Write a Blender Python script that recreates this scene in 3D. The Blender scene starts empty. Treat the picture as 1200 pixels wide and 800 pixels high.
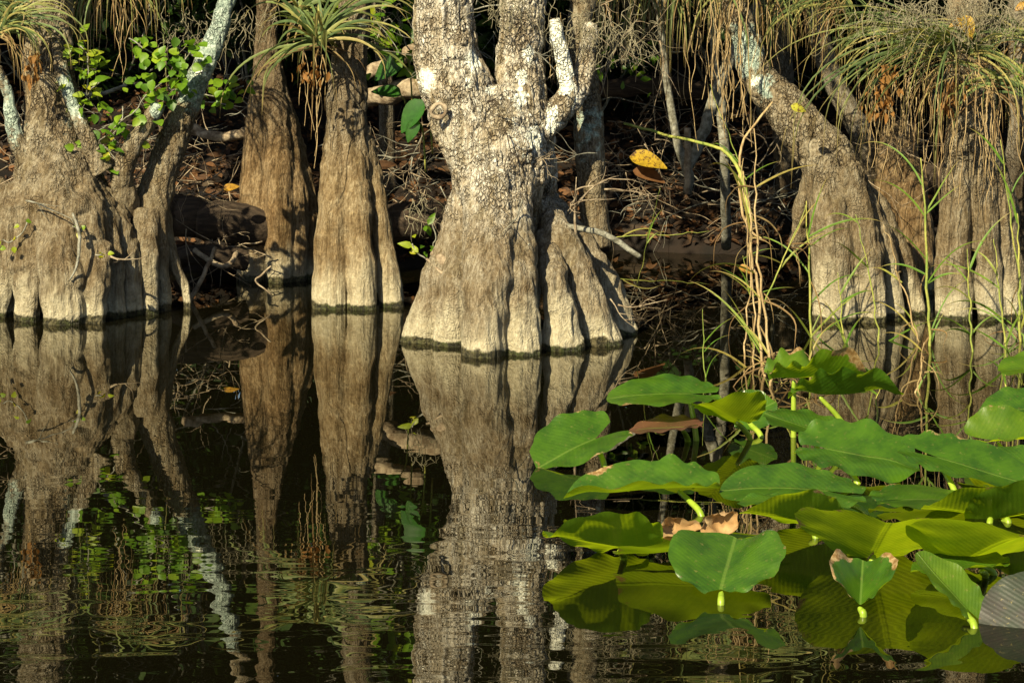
import bpy, math, random
import numpy as np
from mathutils import Vector, Matrix
random.seed(7)
RNG = np.random.default_rng(7)
SC = bpy.context.scene
COL = SC.collection
R = math.radians
F, H, HY = 3804.0, 1.79, -152.0      # focal length (px of a 1200 px wide picture), eye height (m), horizon row

def DD(px, d):                       # the middle and the left tree stand a little farther back
    return d+.42 if (11.4 < d < 12.45 and 460 < px < 760) else d+.28 if (12.4 < d < 13.12 and px < 162) else d
def P(px, py, d):                    # picture point at distance d -> metres
    d = DD(px, d)
    return np.array(((px-600)/F*d, d, H-(py-HY)/F*d))
def DW(py):                          # distance of the water at a picture row
    return H*F/(py-HY)
def WP(px, py, z=0.0):               # point on the water at a picture position
    d = DW(py); return np.array(((px-600)/F*d, d, z))

# ------------------------------------------------------------------ noise
def _hash(ix, iy, iz, seed):
    h = (ix*374761393 + iy*668265263 + iz*2147483647 + seed*974634777) & 0xffffffff
    h = ((h ^ (h >> 13))*1274126177) & 0xffffffff
    h = (h ^ (h >> 16)) & 0xffffffff
    h = (h*2246822519) & 0xffffffff
    h = h ^ (h >> 15)
    return (h & 0xffffff)/float(0xffffff)
def noise(p, seed=0):
    p = np.asarray(p, float); i = np.floor(p).astype(np.int64); f = p-i
    u = f*f*f*(f*(f*6-15)+10)
    r = 0
    for a in (0, 1):
        for b in (0, 1):
            for c in (0, 1):
                w = (u[:,0] if a else 1-u[:,0])*(u[:,1] if b else 1-u[:,1])*(u[:,2] if c else 1-u[:,2])
                r = r+w*_hash(i[:,0]+a, i[:,1]+b, i[:,2]+c, seed)
    return r*2-1
def fbm(p, seed=0, o=3):
    r = 0; a = 1.0; q = np.asarray(p, float)
    for k in range(o):
        r = r+a*noise(q, seed+k*17); q = q*2.03+11.7; a *= .5
    return r

# ------------------------------------------------------------------ objects
def tag(o, label=None, cat=None, group=None, kind=None):
    if label: o['label'] = label
    if cat: o['category'] = cat
    if group: o['group'] = group
    if kind: o['kind'] = kind
    return o
def thing(name, label, cat, loc=(0,0,0), group=None):
    o = bpy.data.objects.new(name, None); COL.objects.link(o)
    o.empty_display_size = .05
    o.location = [float(v) for v in loc]
    return tag(o, label, cat, group)
class MB:
    def __init__(s):
        s.v = []; s.f = []; s.n = 0; s.var = []; s.tt = []; s.uv = []
    def add(s, v, f, var=0.0, tt=0.0, uv=None):
        v = np.asarray(v, float).reshape(-1, 3); k = len(v)
        s.v.append(v); b = s.n
        s.f.extend([tuple(b+i for i in q) for q in f])
        s.var.append(np.broadcast_to(np.asarray(var, float), (k,)).copy())
        s.tt.append(np.broadcast_to(np.asarray(tt, float), (k,)).copy())
        s.uv.append(np.zeros((k, 2)) if uv is None else np.asarray(uv, float))
        s.n += k
    def mesh(s, name, smooth=True):
        me = bpy.data.meshes.new(name)
        V = np.concatenate(s.v)
        me.from_pydata(V.tolist(), [], s.f)
        for nm, arr in (('var', s.var), ('tt', s.tt)):
            a = me.attributes.new(nm, 'FLOAT', 'POINT'); a.data.foreach_set('value', np.concatenate(arr).astype(np.float32))
        UV = np.concatenate(s.uv)
        uvl = me.uv_layers.new(name='UVMap')
        li = np.zeros(len(me.loops), np.int32); me.loops.foreach_get('vertex_index', li)
        uvl.data.foreach_set('uv', UV[li].astype(np.float32).ravel())
        if smooth: me.polygons.foreach_set('use_smooth', np.ones(len(me.polygons), bool))
        me.update()
        return me
    def build(s, name, mat, parent=None, smooth=True):
        me = s.mesh(name, smooth); me.materials.append(mat)
        return link(name, me, parent)
def link(name, me, parent=None):
    o = bpy.data.objects.new(name, me); COL.objects.link(o)
    if parent is not None:
        o.parent = parent
        o.matrix_parent_inverse = Matrix.Translation(-Vector(parent.location))
    return o
def spline(pts, n):                  # Catmull-Rom through rows of any width
    pts = np.asarray(pts, float); k = len(pts)
    if k == 2:
        t = np.linspace(0, 1, n)[:, None]; return pts[0]*(1-t)+pts[1]*t
    q = np.vstack([2*pts[0]-pts[1], pts, 2*pts[-1]-pts[-2]])
    u = np.linspace(0, k-1-1e-6, n); i = u.astype(int); t = (u-i)[:, None]
    a, b, c, d = q[i], q[i+1], q[i+2], q[i+3]
    return .5*((2*b)+(c-a)*t+(2*a-5*b+4*c-d)*t**2+(3*b-a-3*c+d)*t**3)
def frames(c):
    T = np.gradient(c, axis=0); T /= np.linalg.norm(T, axis=1)[:, None]+1e-12
    up = np.array((0.31, 0.95, 0.05)); N = np.zeros_like(c)
    n = up-T[0]*np.dot(up, T[0])
    if np.linalg.norm(n) < .05: n = np.array((1.0, 0, 0))-T[0]*T[0][0]
    for i in range(len(c)):
        n = n-T[i]*np.dot(n, T[i]); n = n/(np.linalg.norm(n)+1e-12); N[i] = n
    return T, N, np.cross(T, N)
def tube(mb, pts, seg=8, n=None, cap=True, var=0.0, tt=None, jit=0):
    """pts rows x, y, z, radius"""
    pts = np.asarray(pts, float)
    n = n or max(4, len(pts)*4)
    s = spline(pts, n); c, r = s[:, :3], np.maximum(s[:, 3], 3e-4)
    if jit: c = c+jit*np.stack([noise(c*23+k*37.1, 5+k) for k in range(3)], 1)
    T, N, B = frames(c)
    a = np.linspace(0, 2*math.pi, seg, endpoint=False)
    V = c[:, None]+r[:, None, None]*(np.cos(a)[None, :, None]*N[:, None]+np.sin(a)[None, :, None]*B[:, None])
    V = V.reshape(-1, 3); f = []
    for i in range(n-1):
        for j in range(seg):
            k = (j+1) % seg
            f.append((i*seg+j, i*seg+k, (i+1)*seg+k, (i+1)*seg+j))
    if cap:
        f.append(tuple(range(seg-1, -1, -1))); f.append(tuple((n-1)*seg+j for j in range(seg)))
    t = np.repeat(np.linspace(0, 1, n), seg) if tt is None else tt
    mb.add(V, f, var, t)
def ribbon(mb, pts, w, n=12, var=0.0, fold=.25, nrm=None, base=.55):
    """tapering, slightly folded blade along pts (x, y, z)"""
    c = spline(pts, n); T, N, B = frames(c)
    if nrm is not None:
        B = np.cross(T, np.asarray(nrm, float)[None]); B /= np.linalg.norm(B, axis=1)[:, None]+1e-9; N = np.cross(B, T)
    t = np.linspace(0, 1, n)
    ww = w*np.minimum(1, base+t*4)*np.maximum(.04, (1-t**2.2))*.5
    L = c-B*ww[:, None]+N*(ww*fold)[:, None]; M = c; Q = c+B*ww[:, None]+N*(ww*fold)[:, None]
    V = np.stack([L, M, Q], 1).reshape(-1, 3); f = []
    for i in range(n-1):
        f.append((i*3, i*3+1, i*3+4, i*3+3)); f.append((i*3+1, i*3+2, i*3+5, i*3+4))
    mb.add(V, f, var, np.repeat(t, 3))
def rot(yaw=0, pitch=0, roll=0, tilt=0):
    return np.array((Matrix.Rotation(tilt, 3, 'X') @ Matrix.Rotation(yaw, 3, 'Z') @ Matrix.Rotation(-pitch, 3, 'Y') @ Matrix.Rotation(roll, 3, 'X')))
# small leaf template: pointed oval along +x with its fold
def leaf_tpl(wide=.5, n=5, tip=1.0):
    xs = np.linspace(0, 1, n); v = []; f = []
    for x in xs:
        w = wide*.5*math.sin(math.pi*min(1, x**.75*.97+.015))**.8*(1-.25*x*tip)
        z = -.18*x*x
        v += [(x, -w, z+w*.35), (x, 0, z), (x, w, z+w*.35)]
    for i in range(n-1):
        f += [(i*3, i*3+1, i*3+4, i*3+3), (i*3+1, i*3+2, i*3+5, i*3+4)]
    return np.array(v), f
LEAF = leaf_tpl(.55); RLEAF = leaf_tpl(.9, 6, .2); LLEAF = leaf_tpl(.62, 9, .9); QLEAF = leaf_tpl(.6, 3)
def put_leaf(mb, tpl, p, size, M, var=0.0):
    v, f = tpl
    mb.add(p+(v*size)@M.T, f, var, v[:, 0])

# ------------------------------------------------------------------ materials
def mat(name):
    m = bpy.data.materials.new(name); m.use_nodes = True
    nt = m.node_tree; nt.nodes.clear()
    out = nt.nodes.new('ShaderNodeOutputMaterial')
    return m, nt, out
class NT:
    def __init__(s, nt): s.nt = nt
    def n(s, t, **kw):
        o = s.nt.nodes.new(t)
        for k, v in kw.items():
            if hasattr(o, k): setattr(o, k, v)
            else: o.inputs[k].default_value = v
        return o
    def l(s, a, b): s.nt.links.new(a, b)
    def val(s, sock, x):
        if hasattr(x, 'links') or hasattr(x, 'is_linked'): s.l(x, sock)
        else: sock.default_value = x
    def math(s, op, a, b=0.0, c=None, clamp=False):
        o = s.n('ShaderNodeMath', operation=op); o.use_clamp = clamp
        s.val(o.inputs[0], a); s.val(o.inputs[1], b)
        if c is not None: s.val(o.inputs[2], c)
        return o.outputs[0]
    def mix(s, f, a, b, blend='MIX'):
        o = s.n('ShaderNodeMix', data_type='RGBA', blend_type=blend)
        s.val(o.inputs[0], f); s.val(o.inputs[6], a); s.val(o.inputs[7], b)
        return o.outputs[2]
    def step(s, x, a, b):
        o = s.n('ShaderNodeMapRange', interpolation_type='SMOOTHSTEP')
        s.val(o.inputs[0], x); s.val(o.inputs[1], a); s.val(o.inputs[2], b)
        return o.outputs[0]
    def noise(s, vec, scale, detail=4, rough=.6, dist=0.0):
        o = s.n('ShaderNodeTexNoise'); s.l(vec, o.inputs['Vector'])
        o.inputs['Scale'].default_value = scale; o.inputs['Detail'].default_value = detail
        o.inputs['Roughness'].default_value = rough; o.inputs['Distortion'].default_value = dist
        return o.outputs[0]
    def scale(s, vec, sc):
        o = s.n('ShaderNodeMapping'); s.l(vec, o.inputs[0]); o.inputs['Scale'].default_value = sc
        return o.outputs[0]
    def pos(s): return s.n('ShaderNodeNewGeometry').outputs['Position']
    def attr(s, nm): return s.n('ShaderNodeAttribute', attribute_name=nm).outputs['Fac']
    def bsdf(s, col, rough=.8, spec=.3, bump=None, trans=None, tcol=None):
        o = s.n('ShaderNodeBsdfPrincipled'); s.val(o.inputs['Base Color'], col)
        s.val(o.inputs['Roughness'], rough); o.inputs['Specular IOR Level'].default_value = spec
        if bump is not None: s.l(bump, o.inputs['Normal'])
        r = o.outputs[0]
        if trans:
            t = s.n('ShaderNodeBsdfTranslucent'); s.val(t.inputs[0], tcol)
            if bump is not None: s.l(bump, t.inputs['Normal'])
            m = s.n('ShaderNodeMixShader'); m.inputs[0].default_value = trans
            s.l(r, m.inputs[1]); s.l(t.outputs[0], m.inputs[2]); r = m.outputs[0]
        return r
    def bump(s, h, dist, strength=1.0, normal=None):
        o = s.n('ShaderNodeBump'); s.l(h, o.inputs['Height'])
        o.inputs['Distance'].default_value = dist; o.inputs['Strength'].default_value = strength
        if normal is not None: s.l(normal, o.inputs['Normal'])
        return o.outputs[0]
def C(*c): return (c[0], c[1], c[2], 1.0)

def bark_material(name, low, high, zsplit=(.45, .8), bright=1.0, band=1.0, crack=1.0):
    m, nt, out = mat(name); g = NT(nt)
    p = g.pos(); sx = g.n('ShaderNodeSeparateXYZ'); g.l(p, sx.inputs[0]); z = sx.outputs[2]
    n1 = g.noise(p, 9, 5); n2 = g.noise(g.scale(p, (75, 75, 9)), 1, 5, .65); n3 = g.noise(p, 60, 5, .7)
    zn = g.math('ADD', z, g.math('MULTIPLY_ADD', n1, .25, -.125))
    up = g.step(zn, *zsplit)
    # furrowed blocks of the upper bark
    warp = g.n('ShaderNodeVectorMath', operation='MULTIPLY_ADD')
    nv = g.n('ShaderNodeTexNoise'); g.l(p, nv.inputs['Vector']); nv.inputs['Scale'].default_value = 34
    g.l(nv.outputs[1], warp.inputs[0]); warp.inputs[1].default_value = (.03, .03, .03); g.l(p, warp.inputs[2])
    vo = g.n('ShaderNodeTexVoronoi', feature='DISTANCE_TO_EDGE'); g.l(g.scale(warp.outputs[0], (74, 74, 42)), vo.inputs['Vector'])
    vo.inputs['Scale'].default_value = 1.0
    blk = g.step(vo.outputs[0], .0, .20)
    crackm = g.math('MULTIPLY', g.math('MULTIPLY', g.math('SUBTRACT', 1.0, blk), g.step(g.noise(p, 11, 5, .65), .38, .60)), g.math('MULTIPLY', g.math('MULTIPLY_ADD', up, .85, .15), crack))
    c = g.mix(up, C(*low), C(*high))
    c = g.mix(g.step(n2, .36, .62), g.mix(1.0, c, C(.62, .57, .50), 'MULTIPLY'), c)
    n4 = g.noise(g.scale(p, (150, 150, 45)), 1, 4, .7)
    c = g.mix(g.step(n4, .40, .60), g.mix(1.0, c, C(.62, .58, .52), 'MULTIPLY'), c)
    c = g.mix(g.step(n1, .42, .62), c, g.mix(1.0, c, C(.80, .74, .66), 'MULTIPLY'))
    c = g.mix(g.step(n3, .52, .7), c, g.mix(1.0, c, C(1.35, 1.33, 1.25), 'MULTIPLY'))
    c = g.mix(crackm, c, g.mix(1.0, c, C(.52, .48, .43), 'MULTIPLY'))
    stv = g.noise(g.scale(p, (17, 17, 1.6)), 1, 4, .6)
    c = g.mix(g.step(stv, .5, .66), c, g.mix(1.0, c, C(.60, .56, .47), 'MULTIPLY'))
    # dried pale tide line, then the wet dark line at the water
    nb = g.noise(g.scale(p, (30, 30, 5)), 1, 4)
    zt = g.math('ADD', z, g.math('MULTIPLY_ADD', nb, .30*band, -.15*band)); zt = g.math('ADD', zt, g.math('MULTIPLY_ADD', g.noise(p, 4.5, 2), .30*band, -.15*band))
    pale = g.math('SUBTRACT', 1.0, g.step(zt, .0, .24*band))
    c = g.mix(g.math('MULTIPLY', pale, .72), c, g.mix(g.step(n3, .35, .65), C(.40*bright, .36*bright, .235*bright), C(.56*bright, .52*bright, .37*bright)))
    zw = g.math('ADD', z, g.math('MULTIPLY_ADD', n1, .07, -.035)); zw = g.math('ADD', zw, g.math('MULTIPLY_ADD', nb, .02, -.01))
    wet = g.math('SUBTRACT', 1.0, g.step(zw, .020, .031))
    c = g.mix(wet, c, g.mix(g.step(n3, .42, .60), C(.018, .017, .009), g.mix(g.step(n1, .4, .6), C(.11, .095, .05), C(.045, .055, .016))))
    # lichen, placed with the trunk
    li = g.attr('lichen'); lm = g.step(g.math('ADD', li, g.math('MULTIPLY_ADD', g.noise(p, 34, 6, .75), 1.7, -.85)), .52, .66)
    te = g.attr('teal'); tm = g.step(g.math('ADD', te, g.math('MULTIPLY_ADD', g.noise(p, 28, 6, .7), 1.4, -.7)), .4, .65)
    c = g.mix(tm, c, g.mix(g.step(n3, .4, .6), C(.22, .29, .24), C(.42, .50, .42)))
    c = g.mix(lm, c, g.mix(g.step(n3, .35, .6), C(.62, .64, .52), C(.9, .92, .8)))
    h = g.math('ADD', g.math('MULTIPLY', n2, .6), g.math('MULTIPLY_ADD', n3, .4, g.math('MULTIPLY', n4, .35)))
    h = g.math('SUBTRACT', h, g.math('MULTIPLY', crackm, .9))
    b = g.bump(h, .021, 1.0)
    g.l(g.bsdf(c, g.math('MULTIPLY_ADD', wet, -.55, .88), .2, b), out.inputs[0])
    return m
def leaf_material(name, cols, trans=.35, tcol=None, rough=.45, spec=.4, tipcol=None, spots=False):
    """cols: colours along the attribute 'var' (0..1)"""
    m, nt, out = mat(name); g = NT(nt)
    v = g.attr('var'); cr = g.n('ShaderNodeValToRGB'); e = cr.color_ramp.elements
    while len(e) < len(cols): e.new(.5)
    for i, c in enumerate(cols): e[i].position = i/max(1, len(cols)-1); e[i].color = C(*c)
    g.l(v, cr.inputs[0]); c = cr.outputs[0]
    if tipcol: c = g.mix(g.step(g.attr('tt'), .55, 1.0), c, C(*tipcol))
    n = g.noise(g.pos(), 40, 3)
    if spots: c = g.mix(g.step(g.noise(g.pos(), 75, 5, .75), .50, .60), c, C(.11, .05, .015))
    c = g.mix(g.step(n, .35, .7), g.mix(1.0, c, C(.7, .7, .7), 'MULTIPLY'), c)
    t = g.mix(1.0, c, C(*(tcol or (1.9, 1.7, .9))), 'MULTIPLY')
    g.l(g.bsdf(c, rough, spec, None, trans, t), out.inputs[0])
    return m
def wood_material(name, a, b, sc=(18, 18, 18), rough=.85):
    m, nt, out = mat(name); g = NT(nt); p = g.pos()
    n = g.noise(g.scale(p, sc), 1, 5, .7); n2 = g.noise(p, 90, 4)
    c = g.mix(g.step(n, .35, .68), C(*a), C(*b))
    h = g.math('ADD', n, g.math('MULTIPLY', n2, .5))
    g.l(g.bsdf(c, rough, .2, g.bump(h, .006)), out.inputs[0]); return m
def pad_material(name, top, dark, trans, tcol, rough=.36):
    m, nt, out = mat(name); g = NT(nt)
    uv = g.n('ShaderNodeUVMap').outputs[0]; s = g.n('ShaderNodeSeparateXYZ'); g.l(uv, s.inputs[0]); u, v = s.outputs[0], s.outputs[1]
    av = g.math('ABSOLUTE', v)
    p = g.pos(); n1 = g.noise(p, 13, 4); n2 = g.noise(p, 70, 4, .7); n3 = g.noise(p, 5, 2)
    ph = g.math('ADD', g.math('SUBTRACT', u, g.math('MULTIPLY', av, .55)), g.math('MULTIPLY', n1, .02))
    ridg = g.math('SINE', g.math('MULTIPLY', ph, 135.0))
    vein = g.step(ridg, .72, 1.0)
    vein = g.math('MULTIPLY', vein, g.math('SUBTRACT', 1.0, g.step(av, .28, .5)))
    midr = g.math('SUBTRACT', 1.0, g.step(av, .006, .022)); midr = g.math('MULTIPLY', midr, g.step(u, -.06, .02))
    c = g.mix(g.step(n1, .35, .7), C(*top), C(*dark))
    c = g.mix(g.math('MULTIPLY', vein, .24), c, g.mix(1.0, c, C(1.6, 1.45, 1.3), 'MULTIPLY'))
    c = g.mix(g.math('MULTIPLY', midr, .45), c, C(.17, .27, .04))
    c = g.mix(g.math('MULTIPLY', g.step(n2, .60, .70), .45), c, C(.25, .22, .06))
    c = g.mix(g.math('MULTIPLY', g.step(g.math('MULTIPLY_ADD', n2, .4, n3), .66, .9), .3), c, g.mix(1.0, c, C(1.5, 1.25, 1.9), 'MULTIPLY'))
    sv = g.n('ShaderNodeTexVoronoi'); g.l(p, sv.inputs['Vector']); sv.inputs['Scale'].default_value = 55
    sp = g.math('MULTIPLY', g.math('SUBTRACT', 1.0, g.step(sv.outputs['Distance'], .10, .17)), g.step(n1, .5, .6))
    c = g.mix(g.math('MULTIPLY', sp, .8), c, C(.10, .06, .02))
    br = g.attr('var')                    # withered margins and holes' rims
    bm = g.step(g.math('ADD', br, g.math('MULTIPLY_ADD', g.noise(p, 26, 5, .7), 1.4, -.7)), .45, .62)
    c = g.mix(bm, c, g.mix(g.step(n2, .4, .6), C(.26, .15, .05), C(.50, .36, .17)))
    t = g.mix(g.step(n1, .3, .7), C(*tcol), g.mix(1.0, C(*tcol), C(.72, .8, .7), 'MULTIPLY'))
    t = g.mix(g.math('MULTIPLY', vein, .2), t, g.mix(1.0, t, C(.55, .6, .5), 'MULTIPLY'))
    t = g.mix(bm, t, C(.3, .18, .06))
    h = g.math('ADD', g.math('MULTIPLY', ridg, .10), g.math('MULTIPLY', n2, .3)); h = g.math('SUBTRACT', h, g.math('MULTIPLY', midr, .8))
    b = g.bump(h, .0022, .7)
    ro = g.math('MULTIPLY_ADD', n3, .25, rough-.16)
    g.l(g.bsdf(c, ro, .55, b, trans, t), out.inputs[0]); return m

# ------------------------------------------------------------------ camera, light, render settings
cam = bpy.data.cameras.new('camera'); camo = bpy.data.objects.new('camera', cam); COL.objects.link(camo)
camo.location = (0, 0, H); camo.rotation_euler = (R(90), 0, 0)
cam.sensor_width = 36; cam.lens = 36*F/1200; cam.shift_y = -(400-HY)/1200; cam.clip_end = 800; cam.clip_start = .1
SC.camera = camo
SUN_AZ, SUN_EL = R(31), R(37)
tr = Vector((math.sin(SUN_AZ)*math.cos(SUN_EL), math.cos(SUN_AZ)*math.cos(SUN_EL), -math.sin(SUN_EL)))   # way the light travels
sun = bpy.data.lights.new('sun', 'SUN'); sun.energy = 5.0; sun.angle = R(.5); sun.color = (1.0, .86, .58)
so = bpy.data.objects.new('sun', sun); COL.objects.link(so); so.rotation_euler = tr.to_track_quat('-Z', 'Y').to_euler(); so.location = (-6, -8, 9)
W = bpy.data.worlds.new('World'); SC.world = W; W.use_nodes = True
wn = W.node_tree.nodes; bg = wn['Background']; sky = wn.new('ShaderNodeTexSky'); sky.sky_type = 'NISHITA'; sky.sun_disc = False
sky.sun_elevation = SUN_EL; sky.sun_rotation = math.atan2(-tr.x, -tr.y)
W.node_tree.links.new(sky.outputs[0], bg.inputs[0]); bg.inputs[1].default_value = .05
SC.view_settings.view_transform = 'Standard'; SC.view_settings.look = 'None'; SC.view_settings.gamma = 1; SC.view_settings.use_curve_mapping = False
SC.view_settings.exposure = 1.22
SC.render.engine = 'CYCLES'; SC.cycles.max_bounces = 7; SC.cycles.transparent_max_bounces = 6; SC.cycles.caustics_reflective = False; SC.cycles.caustics_refractive = False

# ------------------------------------------------------------------ materials
M_BARK_C = bark_material('bark_pale', (.295, .265, .195), (.66, .65, .57), (.38, .62))
M_BARK_L = bark_material('bark_brown', (.25, .218, .15), (.33, .30, .22), (.4, .75))
M_BARK_T = bark_material('bark_fluted', (.30, .245, .15), (.25, .22, .16), (.5, .8), crack=.25)
M_BARK_B = bark_material('bark_fluted_tan', (.26, .195, .11), (.18, .145, .095), (.5, .8), .8, .7, crack=.25)
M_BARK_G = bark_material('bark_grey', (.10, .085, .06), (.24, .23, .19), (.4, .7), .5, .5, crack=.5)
M_TWIG = wood_material('twig', (.13, .095, .06), (.34, .28, .19), (30, 30, 30))
M_DRY = wood_material('dry_stalk', (.24, .165, .075), (.46, .35, .18), (40, 40, 12), .7)
M_LOG = wood_material('rotting_log', (.018, .013, .009), (.055, .039, .025), (8, 60, 60))
M_MOSS = wood_material('spanish_moss', (.12, .11, .065), (.27, .245, .165), (25, 25, 25))
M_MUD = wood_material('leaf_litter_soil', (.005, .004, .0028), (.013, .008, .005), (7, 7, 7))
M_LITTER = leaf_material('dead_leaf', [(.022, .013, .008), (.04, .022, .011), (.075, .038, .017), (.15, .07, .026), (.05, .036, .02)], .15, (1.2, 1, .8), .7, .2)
M_GREEN = leaf_material('green_leaf', [(.04, .10, .008), (.08, .19, .012), (.15, .29, .014), (.25, .36, .018), (.42, .42, .02)], .45)
M_DARKGREEN = leaf_material('dark_leaf', [(.012, .03, .008), (.02, .05, .010), (.035, .075, .012), (.05, .09, .015)], .25, None, .6, .15)
M_AIR = leaf_material('air_plant_leaf', [(.08, .13, .045), (.13, .19, .06), (.20, .25, .075), (.30, .30, .09), (.42, .36, .13)], .25, (1.5, 1.4, .8), .55, .3, (.26, .20, .07))
M_DEADBLADE = leaf_material('dead_blade', [(.16, .095, .04), (.25, .165, .07), (.36, .27, .12), (.20, .14, .06)], .25, (1.3, 1.1, .8), .7, .2)
M_REED = leaf_material('reed_blade', [(.10, .22, .02), (.15, .27, .03), (.25, .30, .05), (.36, .30, .08)], .35, (1.6, 1.4, .6), .5, .3, (.34, .26, .08))
M_YELLOW = leaf_material('yellow_leaf', [(.46, .32, .02), (.42, .22, .03), (.40, .42, .03)], .3, (1.3, 1.1, .6), .5, spots=True)
M_PAD = pad_material('lily_leaf', (.060, .145, .008), (.030, .085, .007), .42, (.34, .48, .008))
M_PADLIGHT = pad_material('lily_leaf_light', (.10, .19, .009), (.06, .135, .008), .5, (.52, .66, .009))
M_PADGREY = pad_material('lily_leaf_old', (.022, .032, .016), (.030, .028, .020), .10, (.18, .2, .03), .45)
M_PADBROWN = pad_material('lily_leaf_brown', (.09, .035, .022), (.05, .022, .014), .15, (.1, .04, .02), .5)
M_DEADPAD = leaf_material('withered_leaf', [(.50, .34, .16), (.40, .24, .10), (.58, .45, .25)], .25, (1.2, 1, .7), .75, .2)
def stalk_mat():
    m, nt, out = mat('lily_stalk'); g = NT(nt); n = g.noise(g.pos(), 30, 3)
    c = g.mix(g.step(n, .3, .7), C(.20, .32, .02), C(.30, .40, .04))
    g.l(g.bsdf(c, .35, .4, None, .2, C(.4, .5, .05)), out.inputs[0]); return m
M_STALK = stalk_mat()
def water_mat():
    m, nt, out = mat('dark_swamp_water'); g = NT(nt); p = g.pos()
    a = g.noise(g.scale(p, (4.2, 8.5, 1)), 1, 1, .4, .4)
    b = g.noise(g.scale(p, (1.6, 3.2, 1)), 1, 1, .4, .3)
    c = g.noise(p, 1.1, 2)
    # ripples die out in the sheltered water by the bank
    s = g.n('ShaderNodeSeparateXYZ'); g.l(p, s.inputs[0])
    sh = g.math('SUBTRACT', 1.0, g.step(s.outputs[1], 7.8, 10.6)); sh = g.math('MULTIPLY_ADD', sh, .88, .12); sh = g.math('ADD', sh, g.math('SUBTRACT', 1.0, g.step(s.outputs[1], 6.9, 8.4)))
    h = g.math('ADD', a, g.math('MULTIPLY', b, 1.2)); h = g.math('MULTIPLY', g.math('MULTIPLY', h, sh), g.math('ADD', .35, c))
    bp = g.bump(h, .00072, 1.0)
    fr = g.n('ShaderNodeFresnel'); fr.inputs['IOR'].default_value = 1.75; g.l(bp, fr.inputs['Normal'])
    d = g.n('ShaderNodeBsdfDiffuse'); d.inputs[0].default_value = C(.0035, .0032, .0012); 
    gl = g.n('ShaderNodeBsdfGlossy'); gl.inputs[0].default_value = C(.97, .95, .88); gl.inputs['Roughness'].default_value = 0.0; g.l(bp, gl.inputs['Normal'])
    mx = g.n('ShaderNodeMixShader'); g.l(fr.outputs[0], mx.inputs[0]); g.l(d.outputs[0], mx.inputs[1]); g.l(gl.outputs[0], mx.inputs[2])
    g.l(mx.outputs[0], out.inputs[0]); return m
M_WATER = water_mat()

# ------------------------------------------------------------------ water and ground
mb = MB(); mb.add([(-300, -300, 0), (300, -300, 0), (300, 300, 0), (-300, 300, 0)], [(0, 1, 2, 3)])
tag(mb.build('water', M_WATER), kind='structure')
def shore(x):                         # distance of the shoreline
    return 14.75+.18*np.sin(x*2.1+.6)+.12*np.sin(x*5.3)+.45*(1/(1+np.exp(-(x-.35)*6)))-.35*(1/(1+np.exp((x-1.5)*-4)))
def ground_z(x, y):
    s = y-shore(x)
    z = np.where(s < 0, s*.8, .16*(1-np.exp(-np.maximum(s, 0)*9))+.25*np.maximum(s, 0)*np.exp(-np.maximum(s, 0)/14))
    q = np.stack([x*1.7, y*1.7, x*0], 1)
    return np.maximum(z, -.5)+.09*fbm(q, 3, 4)*np.clip(s*2+.3, 0.05, 1)
xs = np.concatenate([[-250, -80, -30, -12, -7], np.linspace(-5, 5, 220), [7, 12, 30, 80, 250]])
ys = np.concatenate([np.linspace(13.9, 19, 130), [19.5, 20, 21, 22, 24, 27, 32, 45, 80, 250]])
X, Y = np.meshgrid(xs, ys); V = np.stack([X.ravel(), Y.ravel(), ground_z(X.ravel(), Y.ravel())], 1)
nx = len(xs); f = [(j*nx+i, j*nx+i+1, (j+1)*nx+i+1, (j+1)*nx+i) for j in range(len(ys)-1) for i in range(nx-1)]
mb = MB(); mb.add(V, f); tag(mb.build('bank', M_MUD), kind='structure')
# leaf litter: nobody could count it
mb = MB()
for k in range(17000):
    x = random.uniform(-3.4, 3.4); y = shore(np.array([x]))[0]+random.random()**1.5*3.6+.03
    z = ground_z(np.array([x]), np.array([y]))[0]
    put_leaf(mb, LEAF, np.array((x, y, z+.012)), random.uniform(.022, .065), rot(random.uniform(0, 6.28), random.uniform(-.5, .5), random.uniform(-.9, .9), .25), random.random())
tag(mb.build('leaf_litter', M_LITTER), 'brown fallen leaves and litter covering the dark bank', 'leaf litter', kind='stuff')

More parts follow.
